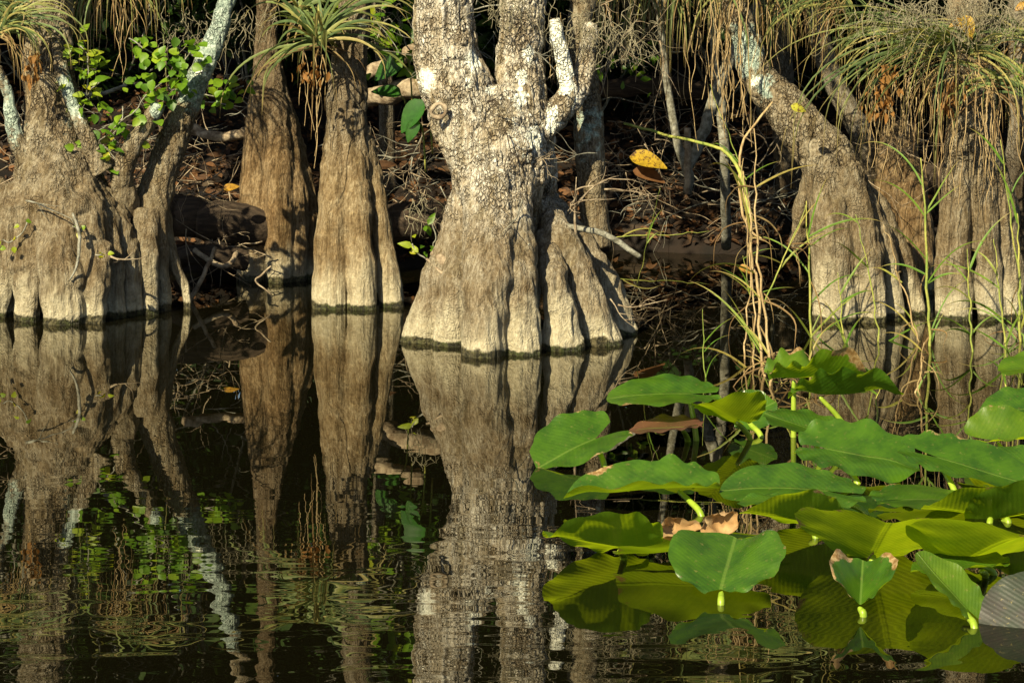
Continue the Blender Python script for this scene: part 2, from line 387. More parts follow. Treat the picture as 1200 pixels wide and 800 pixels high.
# ------------------------------------------------------------------ trunks
def px_tube(rows):                    # rows: px, py, distance, radius px
    return [tuple(P(a, b, d))+(r*DD(a, d)/F,) for a, b, d, r in rows]
def trunk(name, tubes, m, parent, voxel=.0055, amp=1.0, lichen=(), teal=(), smooth=1, rough=1.0, burl=.012):
    """tubes of roots and stems fused into one skin, then worn by noise"""
    mb = MB()
    for t in tubes: tube(mb, px_tube(t), 20, max(10, len(t)*7), jit=.007*amp)
    me = mb.mesh(name+'_skin'); o = bpy.data.objects.new(name, me); COL.objects.link(o)
    r = o.modifiers.new('r', 'REMESH'); r.mode = 'VOXEL'; r.voxel_size = voxel
    s = o.modifiers.new('s', 'SMOOTH'); s.iterations = smooth; s.factor = .5
    dg = bpy.context.evaluated_depsgraph_get(); ev = o.evaluated_get(dg); m2 = bpy.data.meshes.new_from_object(ev)
    bpy.data.objects.remove(o); bpy.data.meshes.remove(me)
    n = len(m2.vertices); co = np.zeros(n*3, np.float32); m2.vertices.foreach_get('co', co); co = co.reshape(-1, 3).astype(float)
    no = np.zeros(n*3, np.float32); m2.vertex_normals.foreach_get('vector', no); no = no.reshape(-1, 3).astype(float)
    z = co[:, 2]; up = np.clip((z-.35)/.35, 0, 1)
    d = .010*amp*fbm(co*7, 1, 3)+.0065*amp*(1-up*.3)*fbm(co*np.array((42, 42, 3.2)), 2, 2)
    rid = 1-np.abs(noise(co*np.array((30, 30, 4.0))+.15*fbm(co*9, 8, 2)[:, None], 4))
    d += .0045*amp*(rid**3)
    bl = np.abs(noise(co*np.array((44, 44, 20)), 9)); d -= .010*amp*rough*up*np.exp(-bl*9)
    kn = np.clip(noise(co*11, 21)-.35, 0, 1); d += burl*amp*kn*np.exp(-((z-.42)/.2)**2)     # burls where the roots begin
    co2 = co+no*d[:, None]
    m2.vertices.foreach_set('co', co2.astype(np.float32).ravel())
    for nm, spots in (('lichen', lichen), ('teal', teal)):
        a = np.zeros(n)
        for (px, py, dd, rp, k) in spots:
            c = P(px, py, dd); q = (co2-c)/np.array((1, 2.2, 1.25)); rr = rp*DD(px, dd)/F
            a = np.maximum(a, k*np.exp(-(np.linalg.norm(q, axis=1)/rr)**2))
        at = m2.attributes.new(nm, 'FLOAT', 'POINT'); at.data.foreach_set('value', a.astype(np.float32))
    m2.materials.clear(); m2.materials.append(m); m2.polygons.foreach_set('use_smooth', np.ones(len(m2.polygons), bool))
    m2.name = name; m2.update()
    return link(name, m2, parent)
def limb(name, rows, m, parent, **k):
    return trunk(name, [rows], m, parent, k.pop('voxel', .005), k.pop('amp', .6), **k)
def root_end(px, d, r, zz=-.10):      # last row of a root: under the water at distance d
    return (px, HY+(H-zz)*F/DD(px, d), d, r)

CROWN = {}
def crown_mesh(kind, n, rx, ry, rz, size, tpl=LEAF, m=None):
    key = kind
    if key not in CROWN:
        mb = MB(); cl = RNG.normal(size=(26, 3)); cl = cl/np.linalg.norm(cl, axis=1)[:, None]*RNG.uniform(.3, 1, (26, 1))
        for k in range(n):
            c = cl[random.randrange(26)]+RNG.normal(size=3)*.17
            put_leaf(mb, tpl, c*np.array((rx, ry, rz)), size*random.uniform(.6, 1.25), rot(random.uniform(0, 6.28), random.uniform(-.9, .4), random.uniform(-.7, .7), random.uniform(-.4, .9)), random.random()**1.5)
        me = mb.mesh(kind); me.materials.append(m or M_DARKGREEN); CROWN[key] = me
    return CROWN[key]
def crown(parent, kind, loc, rz=0.0, sc=(1, 1, 1)):
    o = link('crown', CROWN[kind], parent); o.location = [float(v) for v in loc]; o.rotation_euler[2] = rz; o.scale = sc
    return o
crown_mesh('crown_small', 2600, .55, .5, .4, .075, QLEAF)
crown_mesh('crown_wide', 4200, .95, .75, .55, .085, QLEAF)

# central tree
t = thing('swamp_tree', 'pale rough barked forked tree on spreading buttress roots in the middle of the photo', 'tree', WP(600, 412))
tb = [
 [(517, -330, 12.0, 30), (518, -120, 12.0, 34), (519, -20, 12.0, 35), (524, 60, 12.0, 38), (543, 130, 11.98, 43), (572, 195, 11.96, 44), (584, 260, 11.98, 40)],
 [(606, -330, 12.1, 22), (611, -120, 12.1, 25), (612, -20, 12.1, 26), (609, 70, 12.08, 28), (607, 130, 12.05, 35), (602, 190, 12.0, 44), (596, 260, 12.06, 34)],
 [(575, 110, 12.05, 36), (590, 170, 12.0, 54), (592, 240, 12.05, 44), (596, 320, 12.12, 34), root_end(600, 12.14, 32)],
 [(562, 180, 12.0, 26), (549, 250, 11.98, 27), (530, 310, 11.95, 28), (509, 370, 11.94, 28), root_end(490, 11.96, 28)],
 [(552, 240, 12.0, 22), (543, 300, 11.9, 23), (533, 350, 11.84, 21), root_end(522, 11.82, 20)],
 [(566, 190, 11.88, 34), (575, 260, 11.77, 31), (571, 330, 11.64, 29), root_end(565, 11.56, 27)],
 [(588, 200, 11.9, 32), (601, 270, 11.78, 24), (608, 340, 11.66, 21), root_end(615, 11.58, 20)],
 [(634, 275, 12.0, 10), (645, 312, 11.84, 16), (653, 350, 11.76, 18), root_end(664, 11.70, 21)],
 [(634, 235, 12.1, 14), (658, 282, 11.97, 18), (683, 335, 11.90, 20), root_end(711, 11.84, 24)],
 [(640, 235, 12.25, 15), (682, 285, 12.2, 13), (712, 335, 12.16, 14), root_end(743, 12.1, 15)],
 [(624, 150, 12.1, 26), (637, 195, 12.12, 16), (642, 228, 12.15, 9)],
]
ctrunk = trunk('trunk', tb, M_BARK_C, t, .005, 1.0, rough=1.3,
      lichen=[(497, 95, 11.9, 17, .9), (556, 70, 11.9, 14, 1.0), (548, 98, 11.9, 9, .8), (575, 105, 11.9, 9, .8), (626, 160, 11.9, 15, 1.0), (612, 178, 11.9, 13, .8), (620, 64, 11.95, 12, 1.1), (612, 90, 11.95, 10, 1.1), (608, 118, 11.95, 15, .85), (520, 20, 11.9, 40, .36), (602, 150, 11.9, 22, .5), (630, 155, 12, 16, .7)])
trl = limb('limb', [(649, 22, 12.05, 6), (654, 45, 12.05, 8), (661, 76, 12.05, 9.5), (667, 102, 12.05, 11), (660, 124, 12.05, 14), (640, 146, 12.03, 15), (620, 172, 12.0, 17)], M_BARK_C, t,
      lichen=[(654, 40, 12.0, 16, 1.6), (660, 75, 12.0, 18, 1.6), (664, 100, 12.0, 13, 1.1), (646, 135, 12.0, 13, 1.0), (632, 150, 12, 12, .7)])
limb('limb', [(692, 30, 12.24, 8), (686, 75, 12.14, 10), (672, 114, 12.07, 13), (650, 138, 12.05, 15), (630, 160, 12.0, 17)], M_BARK_C, t, lichen=[(668, 118, 12, 13, 1.0), (645, 140, 12, 15, 1.1)])
limb('stem', [(676, -330, 12.3, 14), (682, -40, 12.3, 14), (680, 30, 12.3, 13), (686, 90, 12.3, 16), (690, 150, 12.28, 18), (694, 220, 12.26, 17), (700, 290, 12.25, 16)], M_BARK_L, t, teal=[(690, 150, 12.2, 40, .55)])
def ring_mesh(c, r, tr_):
    mb = MB(); a = np.linspace(0, 2*math.pi, 17)[:-1]; pts = np.stack([c[0]+r*np.cos(a), c[1]+0*a, c[2]+1.05*r*np.sin(a), tr_*(1+.25*np.sin(a*3))], 1)
    tube(mb, np.vstack([pts, pts[:1]]), 8, 40, cap=False, jit=.004); return mb
ring_mesh(P(514, 130, 11.83), .026, .0085).build('knot', M_TWIG, ctrunk)
crown(t, 'crown_wide', P(600, -420, 12.9), .3)

# left big tree
t = thing('swamp_tree', 'broad tree with a lumpy fluted base at the left edge, air plant on its bark', 'tree', WP(75, 372))
tb = [
 [(30, -330, 13.1, 26), (48, -100, 13.1, 27), (56, 0, 13.1, 28), (58, 70, 13.05, 28), (62, 140, 13.0, 34), (66, 200, 12.95, 48), (70, 250, 12.98, 60), (70, 320, 13.05, 58), root_end(72, 13.08, 58)],
 [(56, 140, 12.98, 12), (36, 215, 12.86, 22), (16, 270, 12.8, 28), (-2, 330, 12.78, 30), root_end(-10, 12.78, 29)],
 [(58, 170, 12.9, 16), (50, 230, 12.78, 26), (40, 290, 12.7, 24), (34, 340, 12.64, 17), root_end(33, 12.62, 15)],
 [(66, 170, 12.85, 18), (70, 230, 12.75, 30), (72, 290, 12.66, 29), (73, 340, 12.58, 25), root_end(73, 12.56, 24)],
 [(80, 170, 12.9, 14), (95, 235, 12.75, 24), (107, 290, 12.66, 20), (111, 335, 12.6, 14), root_end(112, 12.58, 12.5)],
 [(85, 180, 12.95, 12), (110, 240, 12.82, 20), (128, 290, 12.74, 16), (133, 335, 12.72, 12), root_end(133, 12.72, 11)],
 [(90, 190, 13.0, 14), (118, 240, 12.88, 19), (141, 285, 12.82, 17), (152, 335, 12.8, 14), root_end(153, 12.8, 12)],
 [(-60, 200, 13.1, 15), (-20, 215, 13.05, 13), (20, 235, 13.0, 14), (40, 260, 12.95, 20)],
]
trunk('trunk', tb, M_BARK_L, t, .0055, 1.15, burl=.05, teal=[(78, 150, 12.9, 24, .4), (20, 160, 12.9, 30, .4)])
limb('limb', [(-6, 80, 12.9, 7), (8, 105, 12.9, 7), (16, 150, 12.9, 8), (28, 190, 12.88, 10), (40, 225, 12.9, 16)], M_BARK_L, t, teal=[(10, 130, 12.9, 40, .75)])
limb('limb', [(66, 50, 12.95, 7), (74, 85, 12.9, 8), (86, 125, 12.86, 8), (102, 160, 12.84, 10), (118, 200, 12.86, 16)], M_BARK_L, t, teal=[(84, 110, 12.8, 34, .8)], lichen=[(94, 135, 12.8, 10, .8)])
crown(t, 'crown_wide', P(-20, -420, 14.0), 1.3)

# leaning stem beside it
t = thing('leaning_tree', 'slim tree with blue grey lichen leaning to the right beside the broad left tree', 'tree', WP(170, 345))
tb = [
 [(330, -330, 13.6, 7), (284, -80, 13.4, 9), (266, 0, 13.35, 10), (246, 60, 13.3, 12), (222, 115, 13.3, 15), (202, 165, 13.28, 18), (186, 215, 13.28, 20), (173, 270, 13.28, 20), root_end(168, 13.3, 22)],
 [(180, 230, 13.25, 16), (184, 290, 13.2, 13), root_end(192, 13.2, 10)],
 [(172, 250, 13.2, 16), (174, 300, 13.12, 12), root_end(178, 13.1, 9)],
 [(185, 240, 13.3, 14), (200, 300, 13.26, 9), (215, 332, 13.25, 7), root_end(224, 13.25, 6)],
]
trunk('trunk', tb, M_BARK_L, t, .0055, .7, teal=[(268, 0, 13.3, 40, 1.1), (250, 50, 13.3, 34, 1.1), (228, 100, 13.3, 28, .9)], lichen=[(238, 85, 13.2, 16, .7), (214, 110, 13.2, 10, .7)])
limb('broken_limb', [(186, 122, 13.15, 8), (176, 142, 13.15, 10), (156, 170, 13.15, 12), (144, 205, 13.15, 12), (150, 250, 13.2, 12)], M_BARK_L, t, teal=[(184, 125, 13.1, 12, 1.2)])

# fluted tan tree behind
t = thing('fluted_tree', 'short tan fluted trunk half in shadow, behind and left of the slender fluted tree', 'tree', WP(330, 325))
tb = [
 [(312, -300, 14.5, 9), (313, -60, 14.4, 11), (314, 60, 14.38, 14), (322, 140, 14.36, 21), (328, 230, 14.4, 28), root_end(330, 14.42, 28)],
 [(309, 60, 14.34, 11), (306, 150, 14.28, 17), (302, 240, 14.22, 22), root_end(300, 14.2, 20)],
 [(318, 80, 14.32, 11), (325, 160, 14.22, 16), (326, 240, 14.15, 18), root_end(328, 14.12, 15)],
 [(325, 90, 14.34, 10), (340, 190, 14.23, 14), (345, 260, 14.18, 14), root_end(346, 14.16, 12)],
 [(328, 110, 14.38, 9), (353, 200, 14.28, 12), (361, 265, 14.25, 11), root_end(366, 14.22, 10)],
]
trunk('trunk', tb, M_BARK_B, t, .007, .8)
crown(t, 'crown_small', P(300, -260, 14.9), .8)

# slender fluted tree
t = thing('fluted_tree', 'slender sunlit trunk flaring to a smooth fluted base, left of the middle', 'tree', WP(420, 352))
tb = [
 [(424, -330, 13.6, 15), (418, -80, 13.55, 16), (416, 0, 13.5, 17), (411, 60, 13.5, 20), (407, 120, 13.48, 23), (408, 200, 13.5, 25), (414, 280, 13.56, 27), root_end(420, 13.6, 28)],
 [(401, 120, 13.42, 16), (396, 200, 13.38, 20), (391, 270, 13.33, 21), root_end(386, 13.28, 22)],
 [(412, 130, 13.4, 16), (416, 200, 13.36, 17), (421, 270, 13.3, 16), root_end(425, 13.24, 17)],
 [(421, 150, 13.42, 13), (437, 220, 13.4, 12), (449, 285, 13.36, 13), root_end(463, 13.32, 14)],
]
trunk('trunk', tb, M_BARK_T, t, .0055, .7, teal=[(425, 30, 13.4, 18, .6)])
crown(t, 'crown_small', P(430, -280, 14.1), 2.8)

# right leaning tree
t = thing('swamp_tree', 'crooked tree leaning left over a pale buttressed base, with grass stems before it', 'tree', WP(1005, 366))
tb = [
 [(800, -330, 13.7, 14), (842, -80, 13.4, 14), (866, 20, 13.25, 15), (884, 80, 13.2, 17), (905, 112, 13.15, 22), (936, 145, 13.1, 27), (968, 185, 13.06, 32), (985, 230, 13.05, 36), (998, 300, 13.12, 36), root_end(1006, 13.16, 36)],
 [(962, 190, 13.0, 24), (974, 250, 12.94, 26), (978, 310, 12.9, 25), root_end(980, 12.88, 27)],
 [(985, 200, 12.98, 24), (1006, 260, 12.94, 22), (1018, 320, 12.9, 20), root_end(1022, 12.88, 19)],
 [(1000, 215, 13.02, 18), (1030, 270, 13.0, 13), (1045, 320, 12.98, 11), root_end(1052, 12.96, 11)],
 [(1000, 210, 13.1, 16), (1040, 265, 13.1, 12), (1062, 315, 13.08, 11), root_end(1080, 13.06, 9)],
 [(958, 180, 13.15, 16), (944, 240, 13.2, 12), (932, 290, 13.25, 8)],
]
trunk('trunk', tb, M_BARK_L, t, .0055, 1.0, lichen=[(884, 95, 13.1, 10, .9)], teal=[(872, 60, 13.1, 30, 1.0), (895, 100, 13.1, 18, .7)])
crown(t, 'crown_wide', P(820, -450, 14.2), 4.0)

# right tree
t = thing('swamp_tree', 'upright grey brown trunk with ribbed base near the right edge, an air plant on top', 'tree', WP(1145, 363))
tb = [
 [(1130, -330, 13.3, 24), (1134, -60, 13.25, 25), (1136, 60, 13.2, 26), (1140, 140, 13.15, 29), (1142, 220, 13.12, 34), (1146, 300, 13.18, 36), root_end(1150, 13.22, 38)],
 [(1124, 150, 13.05, 17), (1120, 230, 13.0, 20), (1118, 300, 12.97, 21), root_end(1118, 12.95, 22)],
 [(1144, 160, 13.02, 16), (1152, 230, 12.98, 16), (1157, 300, 12.95, 14), root_end(1160, 12.93, 14)],
 [(1158, 160, 13.05, 15), (1172, 230, 13.02, 16), (1180, 300, 13.0, 17), root_end(1186, 12.98, 18)],
]
trunk('trunk', tb, M_BARK_L, t, .0055, .9)
crown(t, 'crown_wide', P(1180, -420, 14.1), 5.0)
# shaded stump between them
t = thing('tree_stump', 'low knobbly shaded stump between the two trees on the right', 'stump', WP(1060, 340))
tb = [[(1052, 150, 14.1, 20), (1054, 200, 14.0, 26), (1056, 260, 13.9, 32), root_end(1058, 13.9, 36)], [(1044, 215, 13.8, 18), (1040, 280, 13.75, 16), root_end(1038, 13.72, 14)], [(1068, 215, 13.8, 18), (1074, 280, 13.75, 18), root_end(1078, 13.72, 18)]]
trunk('stump', tb, M_BARK_B, t, .008, 1.2)
t = thing('bare_tree', 'dark upright trunk cut by the right edge behind the ribbed tree', 'tree', WP(1208, 330))
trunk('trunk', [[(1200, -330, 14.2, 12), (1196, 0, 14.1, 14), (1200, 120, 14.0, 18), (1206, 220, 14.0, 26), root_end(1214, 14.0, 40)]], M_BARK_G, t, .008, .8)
crown(t, 'crown_small', P(1230, -250, 14.6), 1.0)

# ------------------------------------------------------------------ logs and branches on the bank
def log(label, rows, m=M_LOG, cat='log', name='fallen_log', seg=18, disp=.006, group=None):
    mb = MB(); tube(mb, px_tube(rows), seg, 40, jit=.01)
    me_v = mb.v[0]; mb.v[0] = me_v+disp*np.stack([fbm(me_v*np.array((5, 40, 40))+k*9, 70+k, 3) for k in range(3)], 1)
    return tag(mb.build(name, m), label, cat, group)
log('thick dark rotting log lying at the waterline between the left trees', [(150, 256, 14.3, 26), (220, 254, 14.2, 25), (285, 262, 14.15, 24), (330, 268, 14.2, 22)])
log('thinner log lying in the shadow under the thick dark log', [(190, 306, 14.0, 10), (240, 300, 13.95, 12), (290, 304, 14.0, 12)])
log('smooth brown branch behind the leaning lichen stem', [(215, 150, 14.4, 6), (245, 158, 14.3, 6), (275, 160, 14.3, 6), (300, 152, 14.4, 6)], M_TWIG, 'branch', 'fallen_branch')
log('peeling log slanting behind the slender fluted tree', [(425, 118, 14.9, 10), (465, 106, 14.8, 12), (500, 100, 14.8, 13), (540, 96, 14.9, 12)], M_TWIG)
log('brown branch rising behind the slender tree towards the middle tree', [(428, 88, 14.7, 7), (455, 74, 14.7, 8), (490, 58, 14.8, 8)], M_TWIG, 'branch', 'fallen_branch')
log('dark mossy log at the waterline right of the slender fluted tree', [(440, 262, 14.5, 22), (500, 258, 14.5, 22), (560, 262, 14.6, 20)])
log('reddish log in the gloom right of the middle tree', [(690, 106, 15.9, 10), (760, 100, 15.9, 11), (830, 108, 15.9, 10)], M_LOG)
log('buried dark log along the shadowed bank on the right', [(700, 268, 15.4, 8), (780, 272, 15.35, 10), (880, 262, 15.4, 9)])
log('old log on the bank between the two right trees', [(1020, 190, 14.6, 16), (1080, 210, 14.6, 18), (1150, 200, 14.6, 16)])

# ------------------------------------------------------------------ saplings and bare stems
def sapling(label, stems, m=M_BARK_G, cat='sapling', name='sapling', group=None):
    b = px_tube(stems[0])[-1]; t = thing(name, label, cat, b[:3], group)
    for i, s in enumerate(stems):
        mb = MB(); tube(mb, px_tube(s), 10, 30, jit=.006); mb.build('trunk' if i == 0 else 'branch', m, t)
    return t
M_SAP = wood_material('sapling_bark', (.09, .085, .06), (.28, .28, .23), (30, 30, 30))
sapling('thin forked grey sapling standing in the dark gap right of the middle tree', [[(768, -200, 14.4, 4), (773, 0, 14.3, 4), (779, 70, 14.3, 4), (784, 120, 14.3, 4.5), (793, 165, 14.3, 5), (806, 200, 14.3, 6), (806, 228, 14.3, 5)], [(905, -30, 14.5, 5), (872, 40, 14.45, 7), (845, 92, 14.4, 7), (826, 150, 14.35, 7), (806, 200, 14.3, 6)]], M_SAP)
sapling('pale bent stem behind the dry stalks, left of the crooked tree', [[(838, -160, 14.9, 5), (835, 0, 14.8, 5), (838, 80, 14.7, 5), (842, 100, 14.7, 6), (850, 200, 14.7, 6), (850, 290, 15, 6)]], M_SAP)
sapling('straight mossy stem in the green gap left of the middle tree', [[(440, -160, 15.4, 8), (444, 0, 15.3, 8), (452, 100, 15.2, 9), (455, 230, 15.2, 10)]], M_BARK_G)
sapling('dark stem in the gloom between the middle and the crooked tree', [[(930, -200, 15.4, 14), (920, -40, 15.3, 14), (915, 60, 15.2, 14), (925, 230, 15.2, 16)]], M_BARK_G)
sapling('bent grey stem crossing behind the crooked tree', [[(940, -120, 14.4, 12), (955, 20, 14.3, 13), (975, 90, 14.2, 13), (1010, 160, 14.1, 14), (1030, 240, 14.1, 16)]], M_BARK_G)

# ------------------------------------------------------------------ twigs
def twig_tree(mb, p, dirn, L, r, depth=3, wob=.35, kids=3, seg=5, drop=0.0):
    p = np.array(p, float); dirn = np.array(dirn, float); dirn /= np.linalg.norm(dirn)
    pts = [tuple(p)+(r,)]; q = p.copy(); dd = dirn.copy(); n = 5; marks = []
    for i in range(n):
        dd = dd+RNG.normal(size=3)*wob*.5; dd[2] -= drop; dd /= np.linalg.norm(dd); q = q+dd*L/n
        pts.append(tuple(q)+(r*(1-.75*(i+1)/n),)); marks.append((q.copy(), dd.copy()))
    tube(mb, pts, seg, 12, var=random.random())
    if depth > 1:
        for k in range(kids):
            a, d = random.choice(marks[:-1]); v = RNG.normal(size=3); v -= d*np.dot(v, d); v /= np.linalg.norm(v)
            twig_tree(mb, a, d*.7+v*.8, L*random.uniform(.4, .65), r*.55, depth-1, wob, kids, seg, drop)
def twig(label, px, py, d, dirn, L, r, depth=2, kids=3, m=M_TWIG, wob=.35, group=None, name='dead_twig', cat='twig'):
    mb = MB(); twig_tree(mb, P(px, py, d), dirn, L, r, depth, wob, kids)
    o = mb.build(name, m); return tag(o, label, cat, group)
twig('forked dead twig sprouting from the right roots of the middle tree', 675, 275, 11.85, (.25, -.1, .9), .26, .007, 3, 3)
twig('pale twig reaching right from the middle of the buttresses', 672, 245, 11.9, (.6, .1, .75), .24, .005, 2, 2)
twig('twig pointing right over the dark water behind the buttresses', 708, 222, 12.1, (.95, 0, .2), .22, .004, 2, 2)
twig('fine roots trailing in the water at the right end of the middle tree', 724, 357, 11.85, (.9, -.1, -.25), .20, .0035, 3, 3)
twig('tiny roots hanging from the right buttress', 715, 350, 11.8, (.6, -.2, -.6), .16, .003, 2, 3)
twig('dark twig across the face of the middle tree', 612, 235, 11.7, (-.3, -.1, -.7), .18, .004, 2, 2, M_SAP)
twig('knobbly twig on the broad left tree', 30, 235, 12.6, (.9, -.1, -.2), .26, .004, 2, 3, M_SAP)
twig('drooping twig at the foot of the broad left tree', 128, 300, 12.6, (.8, -.1, -.55), .16, .005, 2, 2)
twig('grey twig before the white limb', 700, 180, 11.9, (-.7, -.1, .2), .22, .003, 2, 3, M_SAP)
twig('spiky twigs left of the white limb', 625, 60, 11.8, (.6, -.1, -.3), .16, .003, 2, 3, M_SAP)
def bent_piece(label, rows, m=M_TWIG, seg=9, name='dead_twig', cat='twig', group=None):
    mb = MB(); tube(mb, px_tube(rows), seg, 24, jit=.004); return tag(mb.build(name, m), label, cat, group)
twig('dark wiry tangle in the fork of the middle tree', 572, 120, 11.8, (.3, -.3, .2), .12, .003, 3, 5, M_LOG)
twig('wiry dead roots clinging below the fork of the middle tree', 590, 150, 11.8, (.5, -.2, -.8), .16, .003, 3, 5, M_LOG)
twig('crooked twig below the white limb', 630, 190, 11.75, (.7, -.2, .2), .15, .003, 3, 4)
bent_piece('snapped grey branch lying across the left buttress of the middle tree', [(508, 296, 11.93, 4), (520, 306, 11.88, 7), (540, 326, 11.86, 7), (552, 348, 11.84, 6), (556, 362, 11.84, 2.5)], M_TWIG, 12, 'snapped_branch', 'branch')
bent_piece('thin twig beside the snapped grey branch', [(500, 304, 11.92, 1.6), (520, 322, 11.84, 2), (548, 352, 11.8, 2)])
bent_piece('curved white twig hanging on the broad left tree', [(86, 250, 12.55, 1.4), (92, 272, 12.52, 2.0), (93, 300, 12.5, 1.8), (83, 328, 12.5, 1)], M_SAP)
bent_piece('banded broken branch pointing down right over the water from the buttresses', [(648, 262, 12.0, 3), (685, 268, 11.92, 3.6), (715, 277, 11.9, 3.6), (736, 291, 11.9, 3.4), (750, 301, 11.9, 3)], M_SAP)
bent_piece('bent dry branch on the waterline between the left trees', [(228, 293, 13.9, 3), (246, 306, 13.85, 3.2), (265, 312, 13.85, 3.4), (278, 295, 13.9, 3)], M_TWIG)
bent_piece('crooked stick leaning into the water between the left trees', [(252, 290, 13.6, 2.4), (240, 320, 13.5, 2.6), (222, 352, 13.5, 3), (216, 366, 13.5, 2)], M_TWIG)
bent_piece('forked stick in the water before the shadowed tan tree', [(318, 312, 13.4, 1.1), (306, 322, 13.4, 1.3), (300, 329, 13.4, 1.1), (318, 345, 13.4, .8)], M_TWIG)
bent_piece('pale horizontal twig among the vine leaves', [(90, 110, 13.7, 2), (118, 111, 13.7, 2.6), (148, 100, 13.7, 2)], M_SAP)
brush = [(700, 200, 15.6, 'behind the grey stem of the middle tree'), (760, 230, 15.3, 'along the dark waterline right of the middle tree'), (800, 170, 15.9, 'deep in the gloom behind the forked sapling'), (850, 250, 15.1, 'at the water behind the dry stalks'), (910, 220, 15.0, 'left of the crooked base'), (720, 150, 16.2, 'on the upper bank right of the middle tree'), (200, 180, 14.8, 'on the bank behind the leaning lichen stem'), (240, 190, 14.6, 'right above the end of the thick dark log'), (470, 160, 15.2, 'on the bank below the peeling log'), (490, 190, 14.9, 'under the glossy pointed leaves'), (250, 120, 15.0, 'in the dark behind the vine'), (110, 150, 14.6, 'behind the broad left tree'), (180, 210, 14.0, 'in the fork beside the leaning lichen stem'), (150, 185, 13.5, 'on the broken stub left of the leaning stem'), (235, 215, 14.3, 'above the thick dark log'), (265, 280, 14.05, 'below the thick dark log'), (465, 215, 14.6, 'on the bank right of the slender tree'), (500, 235, 14.4, 'touching the left flank of the middle tree'), (30, 150, 13.5, 'left of the broad left tree'), (8, 215, 13.3, 'at the left edge above the roots'), (770, 180, 15.5, 'in the gloom right of the middle tree'), (830, 200, 15.4, 'behind the forked sapling'), (880, 240, 15.2, 'low on the bank behind the dry stalks'), (740, 240, 15.4, 'at the shadowed waterline on the right'), (1060, 170, 13.9, 'between the two right trees'), (690, 40, 12.8, 'high beside the white limb'), (560, 30, 12.8, 'in the fork of the middle tree'), (900, 180, 14.6, 'under the crooked tree')]
for px, py, d, w in brush:
    mb = MB(); c = P(px, py, d)
    for k in range(13): twig_tree(mb, c+RNG.normal(size=3)*np.array((.12, .08, .07)), RNG.normal(size=3)*np.array((1, .5, .7)), random.uniform(.15, .34), random.uniform(.002, .0042), 2, .4, 2, 4)
    tag(mb.build('brushwood', random.choice([M_TWIG, M_TWIG, M_SAP])), 'tangle of thin dead twigs '+w, 'brushwood', 'tangles of dead twigs')

# ------------------------------------------------------------------ Spanish moss
def moss(label, px, py, d, w, h, n=90, L=.22):
    mb = MB(); c = P(px, py, d)
    for k in range(n):
        p = c+RNG.normal(size=3)*np.array((w*.45, w*.3, h*.25)); pts = []; dd = np.array((random.uniform(-.5, .5), random.uniform(-.4, .4), -.7)); l = L*random.uniform(.5, 1.2)
        for i in range(8):
            pts.append(tuple(p)+(.0016*(1-.06*i),)); dd = dd*.6+RNG.normal(size=3)*.55+np.array((0, 0, -.35)); p = p+dd/np.linalg.norm(dd)*l/8
        tube(mb, pts, 3, 18, cap=False, var=random.random())
    return tag(mb.build('spanish_moss', M_MOSS), label, 'Spanish moss', 'clumps of Spanish moss')
for a in [(q[0], q[1], q[2], q[3], q[4], q[5]*1.15, int(q[6]*.42)) for q in [('grey moss tuft hanging left of the leaning lichen stem', 225, 28, 13.6, .22, .16, 130), ('wispy moss behind the leaning lichen stem', 290, 20, 13.9, .2, .15, 80), ('dense moss tuft on the fork of the middle tree', 600, 0, 11.9, .14, .10, 110), ('moss tangled on the stem right of the white limb', 694, 25, 12.0, .16, .16, 140), ('grey curls of moss hanging in the gap right of the middle tree', 738, 35, 12.6, .16, .14, 110), ('moss drift above the air plant of the ribbed tree', 1085, 10, 12.7, .34, .09, 420), ('moss at the upper right corner', 1165, 12, 12.7, .22, .10, 280), ('moss trailing before the crooked tree', 1068, 40, 12.7, .08, .14, 50), ('faint moss over the green gap left of the middle tree', 470, 12, 13.8, .2, .12, 60), ('moss hanging high over the crooked tree', 850, 8, 13.3, .2, .12, 90), ('dark moss hanging at the left flank of the middle tree', 494, 238, 12.6, .05, .12, 34)]]: moss(*a)

# ------------------------------------------------------------------ air plants
def arc(c, yaw, el, L, droop, n=9, wob=.02):
    pts = []; p = np.array(c, float); e = el; st = L/(n-1)
    for i in range(n):
        pts.append(p.copy()); p = p+st*np.array((math.cos(yaw)*math.cos(e), math.sin(yaw)*math.cos(e), math.sin(e))); e = max(-1.5, e-droop/n*(.4+1.3*i/n)); yaw += random.uniform(-wob, wob)*3
    return np.array(pts)
def airplant(label, px, py, d, n, L, w, ndead=10, droop=(1.6, 3.0), el=(-.2, 1.2), yaws=(0, 6.28), dead=True):
    c = P(px, py, d); t = thing('air_plant', label, 'air plant', c, 'air plants on the trunks')
    mb = MB()
    for k in range(n):
        lg = random.random() < .16
        ribbon(mb, arc(c+RNG.normal(size=3)*.012, random.uniform(*yaws), random.uniform(*el), L*random.uniform(.55, 1.15)*(1.45 if lg else 1), random.uniform(*droop)+(.7 if lg else 0), wob=random.choice([.01, .02, .05])), w*random.uniform(.5, 1.1), 16, random.random()**1.3, .3, base=1.0)
    mb.build('leaves', M_AIR, t)
    if dead:
        mb = MB()
        for k in range(ndead):
            ribbon(mb, arc(c+RNG.normal(size=3)*.02-np.array((0, .02, .03)), random.uniform(*yaws), random.uniform(-.9, .1), L*random.uniform(.4, .9), random.uniform(1.5, 3), wob=.12), w*random.uniform(.3, .6), 14, random.random(), .6)
        mb.build('dead_leaves', M_DEADBLADE, t)
    return t
airplant('large spiky air plant with arching grey green leaves on the slender fluted tree', 372, 48, 13.25, 64, .50, .016, 10, (1.4, 3.2))
airplant('small upright air plant behind the large spiky one', 352, 12, 13.5, 30, .32, .018, 10)
